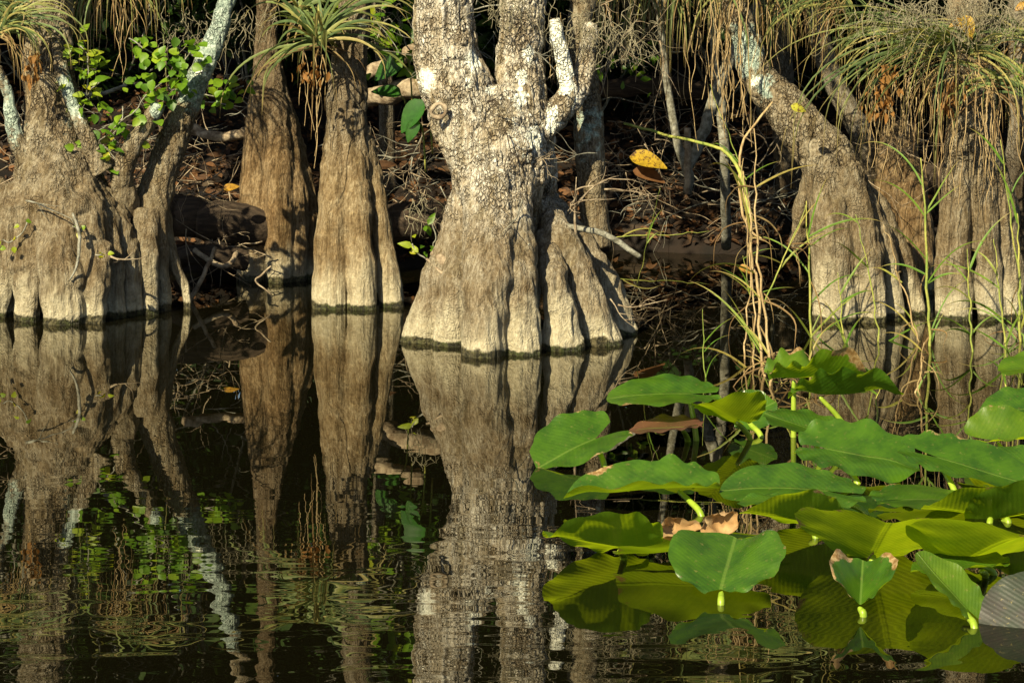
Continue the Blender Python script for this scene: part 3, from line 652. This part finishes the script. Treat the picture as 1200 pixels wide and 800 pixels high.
airplant('straw coloured air plant spilling over the broad left tree at the upper left', 2, 35, 12.75, 50, .36, .010, 10, (2.2, 3.6), (0, 1.2), (-1.4, .9))
airplant('air plant high at the left edge with yellowed leaves', -30, 12, 12.9, 36, .30, .011, 18, (2.2, 3.6), (0, 1.2), (-1.4, .9))
airplant('wide air plant with long arching leaves on the ribbed tree at the right', 1118, 55, 12.8, 70, .66, .010, 14, (1.3, 2.8), (-.2, .7), (2.5, 4.6))
airplant('air plant drooping to the right on the ribbed tree', 1140, 62, 12.75, 30, .50, .010, 12, (2.4, 3.6), (-.2, .8), (-2.4, .6))
airplant('narrow leaved air plant over the crooked tree', 985, -6, 13.1, 50, .50, .009, 14, (2.0, 3.4), (-.1, .9), (2.4, 5.0))
airplant('air plant hanging from above the top edge over the dry stalks', 880, -30, 13.2, 56, .52, .012, 16, (2.6, 3.8), (-.3, .6))
airplant('air plant with long hanging leaves above the dark gap', 800, -40, 13.3, 60, .54, .013, 16, (2.8, 3.9), (-.4, .5))
airplant('air plant in the thicket over the vine leaves', 128, -30, 13.6, 30, .46, .011, 36, (2.6, 3.9), (-.4, .5))
airplant('air plant above the gap left of the leaning lichen stem', 165, -50, 13.6, 20, .40, .011, 26, (2.6, 3.9), (-.4, .5))
airplant('air plant with long leaves hanging between the crooked and the ribbed tree', 1050, 40, 13.0, 44, .50, .010, 14, (2.4, 3.7), (-.3, .8))
airplant('dark air plant drooping before the ribs of the right tree', 1165, 95, 12.7, 34, .42, .010, 14, (2.5, 3.7), (-.3, .8))
airplant('thin leaved air plant hanging between the middle tree and the forked sapling', 735, -30, 13.4, 40, .44, .009, 22, (2.5, 3.8), (-.4, .6))
airplant('straw coloured air plant hanging behind the crooked tree', 945, -20, 13.4, 44, .46, .010, 24, (2.5, 3.8), (-.4, .6))
airplant('air plant half hidden above the moss at the right edge', 1195, 40, 12.9, 34, .36, .012, 24, (1.8, 3.2), (-.1, 1.0))
# dangling dry strands
def strands(label, px, py, d, w, n, L, var=.5, m=M_DRY, r=.0022, name='hanging_strands'):
    mb = MB(); c = P(px, py, d)
    for k in range(n):
        p = c+np.array((random.uniform(-w, w), random.uniform(-.15, .15), random.uniform(-.05, .12))); l = L*random.uniform(.5, 1.1); pts = []; sx = random.uniform(-.12, .12)
        for i in range(9):
            pts.append(tuple(p)+(r*random.uniform(.75, 1.1)*(1-.05*i),)); p = p+np.array((sx+random.gauss(0, .16), random.gauss(0, .1), -1))*l/8
        tube(mb, pts, 4, 26, cap=False, var=random.random())
    return tag(mb.build(name, m), label, 'dry strands', 'dry leaf strands hanging from the air plants')
for a in [('wispy strands hanging in front of the dark gap by the white limb', 730, 0, 13.2, .12, 16, .4), ('tangled strands hanging between the sapling and the crooked tree', 835, 10, 13.3, .14, 18, .5), ('green straw strands sweeping down between the two right trees', 1075, 80, 12.9, .2, 16, .5), ('long fine strands in front of the ribbed tree', 1140, 130, 12.6, .14, 12, .42), ('straw strands hanging under the large spiky air plant', 360, 85, 13.25, .10, 7, .4), ('straw strands hanging behind the vine leaves', 120, 0, 13.5, .14, 16, .42), ('strands hanging over the dark gap right of the middle tree', 800, 0, 13.6, .22, 26, .42), ('long strands hanging left of the crooked tree', 868, 0, 13.1, .14, 22, .60), ('dry strands hanging from the wide air plant on the ribbed tree', 1120, 90, 12.8, .16, 12, .5), ('dry strands hanging at the right edge', 1180, 80, 12.7, .1, 8, .5), ('rusty strands beside the white limb', 648, 50, 12.4, .04, 12, .14), ('strands dangling behind the crooked tree', 1040, 110, 13.6, .12, 18, .34), ('strands on the broad left tree', 40, 50, 12.8, .05, 10, .22)]: strands(*a)
# rusty withered fronds
def frond(label, px, py, d, L, n=26, m=M_LITTER, spread=.08):
    mb = MB(); c = P(px, py, d)
    for k in range(n*2):
        u = random.random(); put_leaf(mb, LEAF, c+np.array((random.gauss(0, spread*.35)-u*.04, random.gauss(0, .02), -u*L)), random.uniform(.018, .045), rot(random.uniform(0, 6.28), random.uniform(-1.5, -.3), random.uniform(-1, 1)), random.uniform(.45, .85))
    return tag(mb.build('withered_frond', m), label, 'withered frond', 'withered rusty fronds')
M_RUST = leaf_material('rusty_frond', [(.15, .065, .018), (.25, .12, .03), (.33, .19, .06)], .3, (1.3, 1, .6), .7, .2)
frond('rusty withered frond hanging under the wide air plant', 1042, 75, 12.65, .20, 46, M_RUST)
frond('rusty bunch on the bark of the broad left tree', 44, 62, 12.72, .12, 20, M_RUST, .05)
frond('rusty dead leaves under the large spiky air plant', 372, 66, 13.1, .10, 14, M_RUST, .09)
frond('brown withered frond beneath the drooping air plant on the right', 1118, 95, 12.7, .12, 24, M_RUST, .06)

# ------------------------------------------------------------------ leafy plants
def vine(label, path, n, size, var, tpl=RLEAF, m=M_GREEN, group='leafy vines and sprigs', spread=.05, d=None, face=.9):
    """stem along picture points, leaves turned to the light"""
    pts = [tuple(P(*q))+(.003,) for q in path]; c = pts[0]
    t = thing('leafy_vine', label, 'vine', c[:3], group)
    mb = MB(); tube(mb, pts, 5, 24, jit=.01); mb.build('stem', M_SAP, t)
    s = spline(np.array(pts), 60)[:, :3]; mb = MB()
    for k in range(n):
        p = s[random.randrange(60)]+RNG.normal(size=3)*np.array((spread, spread*.7, spread))
        put_leaf(mb, tpl, p, size*random.uniform(.65, 1.2), rot(random.uniform(0, 6.28), random.uniform(-.7, .4), random.uniform(-.5, .5), random.uniform(.2, face+.3)), min(1, max(0, random.gauss(var, .16))))
    mb.build('leaves', m, t); return t
vine('bright green round leaved vine climbing over the stub left of the leaning lichen stem', [(115, 170, 13.13), (140, 145, 13.13), (175, 110, 13.13), (205, 85, 13.13), (222, 62, 13.1)], 105, .046, .40)
vine('round leaved vine dangling in the thicket above the stub', [(152, 45, 13.14), (170, 55, 13.13), (190, 72, 13.13)], 14, .046, .5, spread=.02)
vine('yellow green leaves beside the air plant strands at the upper left', [(95, 55, 13.14), (105, 80, 13.14), (100, 110, 13.14), (120, 95, 13.14)], 50, .06, .68, LEAF)
vine('round leaves right of the leaning lichen stem', [(238, 108, 13.5), (262, 112, 13.5), (285, 100, 13.5)], 34, .042, .5, spread=.03)
vine('young leaves low on the stub of the leaning tree', [(110, 185, 13.13), (120, 175, 13.13), (135, 185, 13.13)], 12, .04, .75, spread=.025)
vine('bright leaves in the gap left of the middle tree', [(440, 50, 13.9), (455, 20, 13.9), (470, 40, 13.9), (480, 60, 13.9)], 44, .07, .5, LEAF, spread=.08)
vine('yellow green leaves at the top edge in the gap', [(370, 10, 13.9), (385, -5, 13.9), (440, 10, 14.2)], 22, .06, .75, LEAF, spread=.05)
vine('bright leaves high in the gap left of the middle tree, cut by the top edge', [(430, -140, 13.9), (455, -90, 13.8), (470, -40, 13.8), (480, 0, 13.9)], 70, .075, .5, LEAF, spread=.09)
vine('low leaves on the dim bank right of the middle tree', [(700, 80, 14.9), (730, 70, 14.9), (760, 78, 14.9)], 40, .05, .3, LEAF, spread=.06)
vine('pale sprig on the water edge left of the middle tree', [(512, 308, 12.6), (500, 304, 12.5), (490, 296, 12.5), (484, 284, 12.5)], 5, .05, .9, LEAF, spread=.014)
vine('leaf sprout on the bark of the broad left tree', [(85, 265, 12.55), (95, 268, 12.55), (96, 272, 12.55)], 3, .03, .8, spread=.012)
vine('bright leaf pair low on the roots of the broad left tree', [(112, 300, 12.5), (120, 297, 12.5), (122, 294, 12.5)], 3, .032, .8, spread=.01)
vine('tiny sprouts at the left edge of the roots', [(2, 282, 12.6), (10, 285, 12.6), (26, 272, 12.6), (30, 262, 12.6)], 6, .032, .8, spread=.015)
vine('green leaf sprout low in the cleft of the middle tree', [(616, 310, 11.7), (618, 298, 11.7), (620, 285, 11.68)], 3, .04, .4, LEAF, spread=.012)
vine('weeds hanging at the waterline behind the pale sprig', [(508, 262, 13.6), (510, 280, 13.6), (508, 300, 13.6)], 10, .05, .45, LEAF, spread=.03)
vine('green leaves at the right edge below the air plants', [(1180, 75, 13.4), (1195, 85, 13.4), (1200, 100, 13.4)], 12, .06, .5, LEAF, spread=.04)
def bigleaf(label, rows):
    c = P(*rows[0][:3]); t = thing('broad_leaved_plant', label, 'plant', c)
    mb = MB()
    for px, py, d, s, yaw, pitch, roll, tilt in rows: put_leaf(mb, LLEAF, P(px, py, d), s, rot(R(yaw), R(pitch), R(roll), R(tilt)), random.uniform(.42, .6))
    mb.build('leaves', M_BIG, t)
    for q in rows:
        mb = MB(); a = P(*q[:3]); tube(mb, [tuple(a)+(.003,), tuple(a+np.array((.02, .06, -.05)))+(.004,), tuple(a+np.array((.03, .12, -.22)))+(.004,)], 5, 10); mb.build('stem', M_REEDSTEM, t)
M_BIG = leaf_material('broad_leaf', [(.02, .075, .012), (.035, .125, .015), (.05, .16, .02)], .4, (2.2, 1.9, .8), .35, .45)
M_REEDSTEM = wood_material('reed_stem', (.16, .22, .04), (.34, .32, .08), (20, 20, 8), .6)
bigleaf('arum like plant with big glossy pointed leaves left of the middle tree', [(497, 118, 12.9, .16, 225, -25, 10, 60), (474, 66, 14.0, .17, 210, -20, 0, 62), (470, 112, 14.0, .14, 160, 0, 0, 40), (489, 140, 12.9, .10, 240, -30, 0, 55)])
def one_leaf(label, px, py, d, s, yaw, tilt, var, m=M_YELLOW, tpl=LLEAF, name='fallen_leaf', pitch=0, group=None):
    mb = MB(); put_leaf(mb, tpl, P(px, py, d), s, rot(R(yaw), R(pitch), 0, R(tilt)), var)
    return tag(mb.build(name, m), label, 'dead leaf', group)
one_leaf('big yellow spotted leaf caught on the shadowed bank right of the middle tree', 738, 184, 14.4, .17, -14, 44, .08)
one_leaf('brown leaf just under the big yellow one', 742, 200, 14.45, .15, -20, 40, .7, M_LITTER)
one_leaf('yellow leaf lodged in the moss at the upper right', 1130, 18, 12.65, .10, -75, 70, .1)
one_leaf('torn yellow leaf left of the one in the moss', 1128, 24, 12.7, .06, 205, 60, .3)
one_leaf('orange leaf in the top right corner', 1204, 4, 12.7, .06, 210, 60, .4)
one_leaf('lime green leaf curled on the bark of the crooked tree', 927, 124, 12.75, .062, -20, 70, .95)
one_leaf('orange leaf in the gloom left of the crooked tree', 852, 136, 14.5, .05, 0, 60, .45)
one_leaf('yellow brown leaf curled on the bank left of the middle tree', 438, 198, 14.2, .11, 25, 40, .5, M_LITTER)
one_leaf('orange leaf beside the curled yellow brown one', 432, 180, 14.3, .09, -60, 60, .4)
one_leaf('yellow leaf hanging on a twig low left of the crooked tree', 866, 312, 12.6, .06, -30, 50, .5)
one_leaf('yellow leaf on the stub of the leaning tree', 118, 168, 13.0, .06, 30, 60, .9)
one_leaf('orange curl in the twigs over the thick dark log', 262, 222, 13.9, .07, 20, 50, .4)

# ------------------------------------------------------------------ reeds and grass
def grass(label, base, top, nb=6, green=.3, r=.004, d=None, w=.010, L=.35, bend=0.0, group='grass stems standing in the water', name='grass_stem', dead=0):
    d = d or DW(base[1]); a = P(base[0], base[1], d); b = P(top[0], top[1], d); t = thing(name, label, 'grass', a, group)
    mid = (a+b)/2+np.array((bend, 0, 0)); mb = MB()
    pts = np.array([tuple(a+(a-mid)*.12)+(r,), tuple(a)+(r,), tuple(mid)+(r*.85,), tuple(b)+(r*.35,)]); tube(mb, pts, 6, 30, jit=.014 if green > .6 else .007); mb.build('stem', M_DRY if green > .6 else M_REEDSTEM, t)
    s = spline(pts, 40)[:, :3]; mb = MB()
    for k in range(nb):
        i = random.randrange(8, 38); ribbon(mb, arc(s[i], random.choice([random.uniform(-.8, .8), random.uniform(2.3, 4.0)]), random.uniform(.4, 1.35), L*random.uniform(.4, 1.0), random.uniform(.3, 2.2), 9, .05), w*random.uniform(.5, 1), 12, min(1, max(0, random.gauss(green, .25))), .3)
        if nb <= 3: mb.build('blade', M_REED, t); mb = MB()
    if nb > 3: mb.build('blades', M_REED, t)
    if dead:
        mb = MB()
        for k in range(dead):
            i = random.randrange(4, 34); ribbon(mb, arc(s[i], random.uniform(0, 6.28), random.uniform(-1.2, .6), L*random.uniform(.3, .8), random.uniform(1.5, 3.4), 9, .25), w*random.uniform(.4, .8), 14, random.random(), .7)
        mb.build('dry_blades', M_DEADBLADE, t)
    return t
grass('tall green stem before the crooked tree, with a knot of blades halfway', (950, 395), (944, 235), 9, .25, .005, dead=6, bend=.005)
grass('thin green stem crossing the middle of the crooked tree base', (1030, 400), (1003, 250), 3, .25, .0035, bend=.01)
grass('slim grass tuft at the foot of the crooked tree', (990, 402), (982, 320), 5, .4, .003, L=.22)
grass('stout green reed between the two right trees', (1090, 405), (1080, 185), 10, .2, .0058, L=.36, dead=4)
grass('leaning dry reed beside the stout green reed', (1078, 400), (1036, 262), 3, .8, .0035, dead=4)
grass('green reed before the left ribs of the right tree', (1139, 412), (1134, 290), 6, .25, .004, L=.3)
grass('reed before the middle ribs of the right tree', (1178, 405), (1165, 280), 4, .3, .004, L=.3)
grass('yellow based reed near the right edge', (1196, 400), (1192, 250), 9, .4, .0055, L=.34, dead=5)
grass('tall green grass at the right edge', (1204, 398), (1172, 165), 4, .2, .004, L=.3)
grass('dry reed cluster rooted before the gap', (896, 440), (872, 200), 4, .75, .006, dead=16, L=.4, bend=.0)
grass('second dry reed, leaning left before the gap', (905, 452), (884, 150), 3, .8, .005, dead=14, L=.42, bend=-.02)
grass('orange dry reed with bent top before the gap', (884, 430), (868, 185), 3, .8, .0034, dead=10, L=.36, bend=.01)
grass('dead reed hanging over at the left of the dry cluster', (874, 420), (880, 230), 0, .8, .0034, dead=8, L=.4)
grass('fallen dry reed reaching to the roots of the crooked tree', (898, 350), (945, 240), 3, .6, .0034, dead=4, d=12.4)
grass('short green blades standing in the water right of the middle tree', (826, 442), (824, 362), 3, .1, .0022, L=.2, w=.006)
grass('single green blade rising past the banded broken branch', (748, 330), (772, 222), 2, .15, .002, L=.2, w=.006, d=12.3)
grass('long grass sweeping left over the dark gap', (872, 205), (832, 100), 3, .2, .0024, L=.3, w=.005, d=13.0)
grass('low green blades at the foot of the dry cluster', (880, 345), (870, 300), 5, .15, .002, L=.18, w=.006, d=12.5)
grass('green stem standing among the lilies below the folded leaf', (1026, 500), (1030, 452), 1, .2, .003, L=.12)
grass('straight stem behind the lily leaves at the right', (1178, 490), (1180, 395), 2, .25, .003, L=.2)
grass('dry stems sprawling over the water left of the rolled lily leaf', (915, 450), (980, 415), 2, .85, .0026, dead=8, L=.3)
grass('broken dry stems before the crooked tree reflection', (1075, 460), (1082, 400), 2, .8, .0035, dead=7, L=.26)
grass('two floating pale reed blades at the shadowed waterline', (710, 278), (830, 272), 2, .5, .0025, L=.3, d=15.0)
bent_piece('long brown sweeping stalk in the gap, curving to the dry cluster', [(732, 145, 13.2, 1.6), (780, 158, 13.0, 1.8), (830, 170, 12.8, 2), (852, 180, 12.7, 2.2), (868, 205, 12.6, 2.4), (882, 260, 12.5, 2.6)], M_REEDSTEM, 6, 'sweeping_stalk', 'stalk')
bent_piece('long looping strand hanging at the left of the dry cluster', [(905, 120, 12.8, 1.5), (870, 170, 12.7, 1.6), (868, 240, 12.6, 1.7), (880, 270, 12.6, 1.6), (893, 280, 12.6, 1.2)], M_DRY, 6, 'looping_strand', 'strand')
bent_piece('broken grey stake hanging upright in the gap', [(806, 150, 14.2, 4), (806, 200, 14.2, 4.4), (806, 228, 14.2, 3.2)], M_TWIG, 8, 'broken_stake', 'stick')

# ------------------------------------------------------------------ thicket behind
SHRUB = []
for k in range(3):
    mb = MB(); cl = RNG.normal(size=(22, 3)); cl = cl/np.linalg.norm(cl, axis=1)[:, None]*RNG.uniform(.25, 1, (22, 1))
    for i in range(2600):
        c = cl[random.randrange(22)]+RNG.normal(size=3)*.19
        put_leaf(mb, QLEAF, c*np.array((.75, .55, .62)), random.uniform(.06, .12), rot(random.uniform(0, 6.28), random.uniform(-.9, .3), random.uniform(-.6, .6), random.uniform(0, .9)), random.random()**1.6)
    lm = mb.mesh('shrub_leaves'); lm.materials.append(M_DARKGREEN)
    mb = MB()
    for i in range(7): twig_tree(mb, (random.uniform(-.1, .1), random.uniform(-.1, .1), -.95), (random.uniform(-.5, .5), random.uniform(-.4, .4), 1), 1.5, .012, 2, .3, 4, 4)
    sm = mb.mesh('shrub_stems'); sm.materials.append(M_SAP); SHRUB.append((lm, sm))
def shrub(label, x, y, z, k, sc=1.0, group='dark shrubs behind the trees'):
    t = thing('shrub', label, 'shrub', (x, y, z), group)
    for nm, me in (('leaves', SHRUB[k][0]), ('stem', SHRUB[k][1])):
        o = bpy.data.objects.new(nm, me); COL.objects.link(o); o.parent = t
    t.scale = (sc, sc, sc); t.rotation_euler[2] = random.uniform(0, 6.28); return t
k = 0
for y0, zz, n, xr, sc, txt in [(17.0, 1.15, 8, 3.6, 1.0, 'dark leafy shrub in the thicket right behind the trees'), (18.6, 1.7, 8, 4.4, 1.35, 'taller dark shrub in the second row of the thicket'), (14.9, 2.25, 8, 3.8, .95, 'leafy shrub added above the picture to shade the bank'), (16.0, 2.6, 8, 3.9, 1.2, 'leafy shrub added overhead to shade the bank behind')]:  # the two high rows are added overhead to darken the bank
    for i in range(n):
        x = -xr+2*xr*(i+.5)/n+random.uniform(-.2, .2)
        shrub(txt, x, y0+random.uniform(-.25, .25), zz+random.uniform(-.12, .12), k % 3, sc*random.uniform(.9, 1.1), txt.split(' in ')[0].split(' above')[0]); k += 1
for x, y, z, w in [(.62, 13.9, 1.78, 'right of the middle tree'), (1.0, 14.2, 1.82, 'over the forked sapling'), (1.45, 14.3, 1.85, 'over the crooked tree'), (1.95, 14.0, 1.9, 'over the ribbed tree'), (.25, 14.4, 1.8, 'behind the fork of the middle tree'), (-1.95, 14.2, 1.85, 'over the broad left tree')]:
    shrub('leafy bough added above to shade the bank, '+w, x, y, z, k % 3, .62, 'leafy boughs added for shade'); k += 1  # boughs added over the frame to keep the sun off the bank
# far wood, one mass
mb = MB()
for i in range(30000):
    p = np.array((random.uniform(-13, 13), random.uniform(20, 25), random.random()**.8*8.5+.6)); put_leaf(mb, QLEAF, p, random.uniform(.32, .75), rot(random.uniform(0, 6.28), random.uniform(-.8, .3), random.uniform(-.5, .5), random.uniform(.2, 1.1)), random.random()**1.6)
tag(mb.build('far_wood', M_DARKGREEN), 'dark mass of the wood far behind the bank', 'wood', kind='stuff')
# ------------------------------------------------------------------ water lilies
def pad(label, at, yaw, L, Wd, tilt=0, pitch=0, roll=0, fold=0.1, droop=.12, cup=0.0, wave=.008, brown=0.0, stalk=None, m=None, notch=.16, seed=0, curl=0.0, dz=0.0, back=.30):
    px, py, d = at; a = P(px, py, d)
    base = WP(*stalk) if stalk else np.array((a[0], a[1]+.02, 0.0))
    t = thing('lily_leaf', label, 'lily leaf', (base[0], base[1], 0), 'spatterdock leaves on the water')
    nt_, nr = 84, 16
    th = np.linspace(-math.pi+notch, math.pi-notch, nt_); rho = np.linspace(0.0, 1, nr)
    cx, A, Bh = (.5-back)*L, .5*L, .5*Wd
    ct, st = np.cos(th), np.sin(th)
    qa = (ct/A)**2+(st/Bh)**2; qb = -2*cx*ct/A**2; qc = (cx/A)**2-1
    r = (-qb+np.sqrt(np.maximum(qb*qb-4*qa*qc, 0)))/(2*qa)
    e = np.clip((math.pi-notch-np.abs(th))/.42, 0, 1); r = r*(1-.22*(1-e)**2)
    nz = np.stack([np.cos(th)*2.2+seed*7.3, np.sin(th)*2.2, th*0+seed], 1); r = r*(1+.04*fbm(nz*1.5, 31, 3)-.05*np.clip(fbm(nz*6, 35, 2)-.55, 0, 1))
    x = rho[:, None]*(r*ct)[None]; y = rho[:, None]*(r*st)[None]; z = np.zeros_like(x)
    uv = np.stack([(x/L).ravel(), (y/Wd).ravel()], 1)
    s = np.sign(y); ay = np.sqrt(y*y+(.012*L)**2)-.012*L
    z = ay*math.sin(fold)+cup*(y/Wd*2)**2*Wd-droop*L*np.maximum(x/L, 0)**2-droop*.7*L*np.minimum(x/L, 0)**2*2
    y = s*np.abs(y)*math.cos(fold)
    w1 = fbm(np.stack([(x*6.5).ravel(), (y*6.5).ravel()+seed*3.1, np.full(x.size, seed*1.7)], 1), 41, 2).reshape(x.shape)
    z = z+wave*w1*rho[:, None]**1.5*1.6+wave*.5*np.sin(th*11+seed)[None]*rho[:, None]**6
    z = z+curl*Wd*np.clip(np.abs(uv[:, 1].reshape(x.shape))*2-.55, 0, 1)**1.5
    z = z+.0004*np.sin((uv[:, 0].reshape(x.shape)-.55*np.abs(uv[:, 1].reshape(x.shape)))*135)*rho[:, None]
    V = np.stack([x, y, z], -1).reshape(-1, 3)@rot(yaw, pitch, roll, tilt).T
    V = V+np.array((a[0], a[1], a[2]+dz))
    f = [(i*nt_+j, i*nt_+j+1, (i+1)*nt_+j+1, (i+1)*nt_+j) for i in range(nr-1) for j in range(nt_-1)]
    br = np.maximum(brown, .16+.3*((seed*37 % 10)/10))*np.exp(-((1-rho)/.16)**2)[:, None]*(.55+.9*fbm(np.stack([th*2.1, th*0+seed*5, th*0], 1), 51, 2))[None]
    mb = MB(); mb.add(V, f, np.clip(br, 0, 1.5).ravel(), 0, uv)
    mb.build('leaf_blade', m or M_PAD, t)
    mb = MB(); n0 = rot(yaw, pitch, roll, tilt)@np.array((0, 0, 1.0)); n0 = n0*np.sign(n0[2])
    k = np.array((a[0], a[1], a[2]+dz))-n0*.008; q = k*.5+np.array((base[0], base[1], 0))*.5+np.array((0, 0, .06*k[2]))
    rr = .0085
    tube(mb, [tuple(k)+(rr*.45,), tuple(k*.93+q*.07-n0*.004)+(rr*.8,), tuple(q)+(rr,), (base[0], base[1], 0, rr*1.1), (base[0]+(base[0]-q[0])*.3, base[1]+(base[1]-q[1])*.3, -.08, rr*1.1)], 10, 22)
    mb.build('stalk', M_STALK, t)
    return t
D = R
pad('broad rounded green leaf lying nearly flat, farthest left of the raised back leaves', (808, 461, 10.2), D(180), .38, .25, D(14), D(2), 0, .08, .10, stalk=(816, 516), seed=1, wave=.008)
pad('yellow underside of a tipped leaf with bent stalk, right of the broad flat back leaf', (864, 491, 10.15), D(236), .24, .24, D(-28), D(4), D(0), .3, .06, stalk=(879, 515), seed=2, m=M_PADLIGHT)
pad('small green leaf peeping out behind the yellow tipped leaf', (872, 488, 10.35), D(25), .16, .16, D(40), D(12), 0, .2, .1, stalk=(892, 512), seed=3)
pad('pointed leaf with an open notch, leftmost of all the leaves', (697, 514, 9.85), D(218), .34, .26, D(19), D(-2), D(0), .28, .05, stalk=(708, 546), seed=4, notch=.34, back=.36)
pad('long leaf with scorched spots on its upper edge, yellow underside showing at its stalk', (796, 571, 9.1), D(180), .46, .26, D(2), D(-2), D(-4), .42, .06, stalk=(822, 604), seed=5, brown=.45, wave=.012)
pad('wide dark green leaf with smooth rim, right of the long scorched leaf', (968, 575, 9.05), D(174), .43, .28, D(15), D(5), D(4), .10, .16, stalk=(1015, 602), seed=6)
pad('rolled leaf with torn brown rim, highest leaf of the clump', (930, 443, 10.25), D(4), .34, .24, D(-6), D(2), D(-4), .60, .0, stalk=(930, 512), seed=7, brown=1.0, m=M_PADLIGHT, wave=.025)
pad('folded leaf with ribbed shaded underside just below the rolled leaf', (962, 462, 10.2), D(2), .38, .26, D(-16), D(-2), D(0), .45, .05, stalk=(1000, 515), seed=8, brown=.6, wave=.024)
pad('round leaf with a dark slit, beneath the two rolled leaves', (951, 503, 9.9), D(160), .28, .27, D(18), D(10), D(10), .12, .12, stalk=(962, 540), seed=9, notch=.10, back=.45)
pad('large bright leaf with scalloped rim in the middle of the clump', (972, 526, 9.6), D(-12), .38, .29, D(18), D(-5), D(0), .12, .13, stalk=(1005, 566), seed=10, wave=.014)
pad('long dull leaf stretching down to the right edge', (1100, 536, 9.4), D(-14), .48, .25, D(17), D(-10), D(0), .18, .05, stalk=(1120, 580), seed=11, m=M_PAD)
pad('rounded leaf cut by the right edge, above the pale split leaf', (1215, 478, 10.2), D(180), .26, .24, D(18), D(-4), 0, .12, .1, stalk=(1215, 520), seed=12)
pad('topmost light leaf at the right edge, with only its tip in view', (1225, 432, 10.5), D(180), .22, .18, D(14), D(2), 0, .2, .1, stalk=(1225, 495), seed=13, m=M_PADLIGHT)
pad('pale split leaf with one upright lobe at the right edge', (1170, 516, 9.9), D(0), .30, .24, D(14), D(6), D(0), .5, .1, stalk=(1185, 545), seed=14, notch=.3, m=M_PADLIGHT, back=.4)
pad('low leaf with glowing ribbed underside beneath the long dull leaf', (1164, 606, 9.0), D(212), .32, .30, D(-27), D(2), D(0), .3, .06, stalk=(1160, 612), seed=15, m=M_PADLIGHT)
pad('yellow green underside of a low leaf at the right edge over a short stalk', (1174, 606, 8.95), D(322), .32, .30, D(-27), D(2), D(0), .3, .06, stalk=(1182, 612), seed=16, m=M_PADLIGHT)
pad('wide leaf with ribbed underside tilted over its upright stalk, low in the middle', (1024, 646, 8.4), D(272), .40, .44, D(-27), D(0), D(-4), .24, .04, stalk=(1022, 661), seed=17, m=M_PADLIGHT, back=.25)
pad('broad yellow green leaf with underside lit, long stalk running to the right edge', (1138, 653, 8.25), D(290), .40, .42, D(-27), D(0), D(0), .24, .05, stalk=(1165, 673), seed=18, m=M_PADLIGHT, back=.25)
pad('nearest cupped leaf with notched rim, standing on a short thick stalk', (845, 690, 7.95), D(78), .27, .31, D(26), D(2), D(-4), .34, .08, stalk=(845, 708), seed=19, brown=.35, wave=.014, notch=1.0, curl=-.2, back=.14)
pad('small folded leaf with a scorched brown middle, front right', (1008, 708, 7.8), D(82), .17, .22, D(26), D(0), D(0), .72, .05, stalk=(1012, 722), seed=20, brown=.8, wave=.014, notch=1.0, back=.14)
pad('upright edge of a yellow green leaf leaning against the grey old leaf', (1132, 712, 7.75), D(128), .25, .13, D(34), D(14), D(20), .4, .02, stalk=(1142, 735), seed=21, m=M_PADLIGHT)
pad('large grey purple old leaf leaning at the lower right edge', (1205, 745, 7.65), D(78), .27, .25, D(48), D(0), D(-25), .12, .06, stalk=(1216, 752), seed=22, m=M_PADGREY, notch=.2)
pad('glowing yellow green leaf on edge at the left of the front leaves', (726, 640, 8.4), D(205), .32, .30, D(-27), D(2), D(0), .30, .05, stalk=(731, 655), seed=23, m=M_PADLIGHT, wave=.014, back=.36)
pad('dark leaf low on the water behind the nearest cupped leaf', (850, 640, 8.35), D(184), .42, .34, D(-14), D(-4), D(0), .12, .02, stalk=(858, 652), seed=24)
pad('reddish brown dying leaf in shade under the broad flat leaf', (800, 500, 10.1), D(175), .24, .20, D(6), D(-4), 0, .15, .1, stalk=(806, 517), seed=25, m=M_PADBROWN)
pad('small shaded leaf behind the yellow stalk in the middle of the clump', (925, 588, 8.9), D(170), .20, .16, D(4), 0, 0, .1, .1, stalk=(930, 607), seed=26)
pad('shaded underside glowing below the wide dark green leaf', (950, 612, 8.75), D(205), .28, .28, D(-28), D(4), 0, .3, .1, stalk=(956, 630), seed=27, m=M_PADLIGHT)
pad('dark lower leaf filling the shade under the bright scalloped leaf', (1060, 585, 9.15), D(10), .34, .30, D(2), D(0), 0, .1, .1, stalk=(1068, 592), seed=28)
pad('sunken leaf edge in front of the lit broad leaf at the right', (1150, 664, 8.15), D(172), .26, .26, D(-4), D(-2), 0, .1, .04, stalk=(1155, 676), seed=29)
pad('half hidden leaf at the right edge, under the rounded one', (1205, 545, 9.6), D(170), .30, .24, D(8), D(2), 0, .12, .1, stalk=(1210, 565), seed=30)
def withered(label, px, py, d, L, seed):
    mb = MB(); n, k = 16, 9; u = np.linspace(0, 1, n); v = np.linspace(-1, 1, k); U, Vv = np.meshgrid(u, v, indexing='ij')
    w = .030*np.sin(np.pi*np.clip(U*.94+.03, 0, 1))**.6; ang = Vv*1.9
    x = U*L-L/2; y = w*np.sin(ang); z = w*(1-np.cos(ang))+.018*np.sin(U*5+seed)
    V = np.stack([x, y, z], -1).reshape(-1, 3); V += .012*np.stack([fbm(V*34+seed*9+c*5, 61+c, 3) for c in range(3)], 1)
    V = V@rot(.1*seed, R(14), R(60)).T+P(px, py, d)
    f = [(i*k+j, i*k+j+1, (i+1)*k+j+1, (i+1)*k+j) for i in range(n-1) for j in range(k-1)]
    mb.add(V, f, np.clip(.4+.5*fbm(V*20, 5, 2), 0, 1)); o = mb.build('withered_leaf', M_DEADPAD); return tag(o, label, 'dead leaf')
withered('longer curled tan dead leaf lying behind the nearest cupped leaf', 789, 624, 8.5, .135, 1)
withered('shorter curled tan dead leaf, right of the longer one', 843, 616, 8.5, .105, 2)
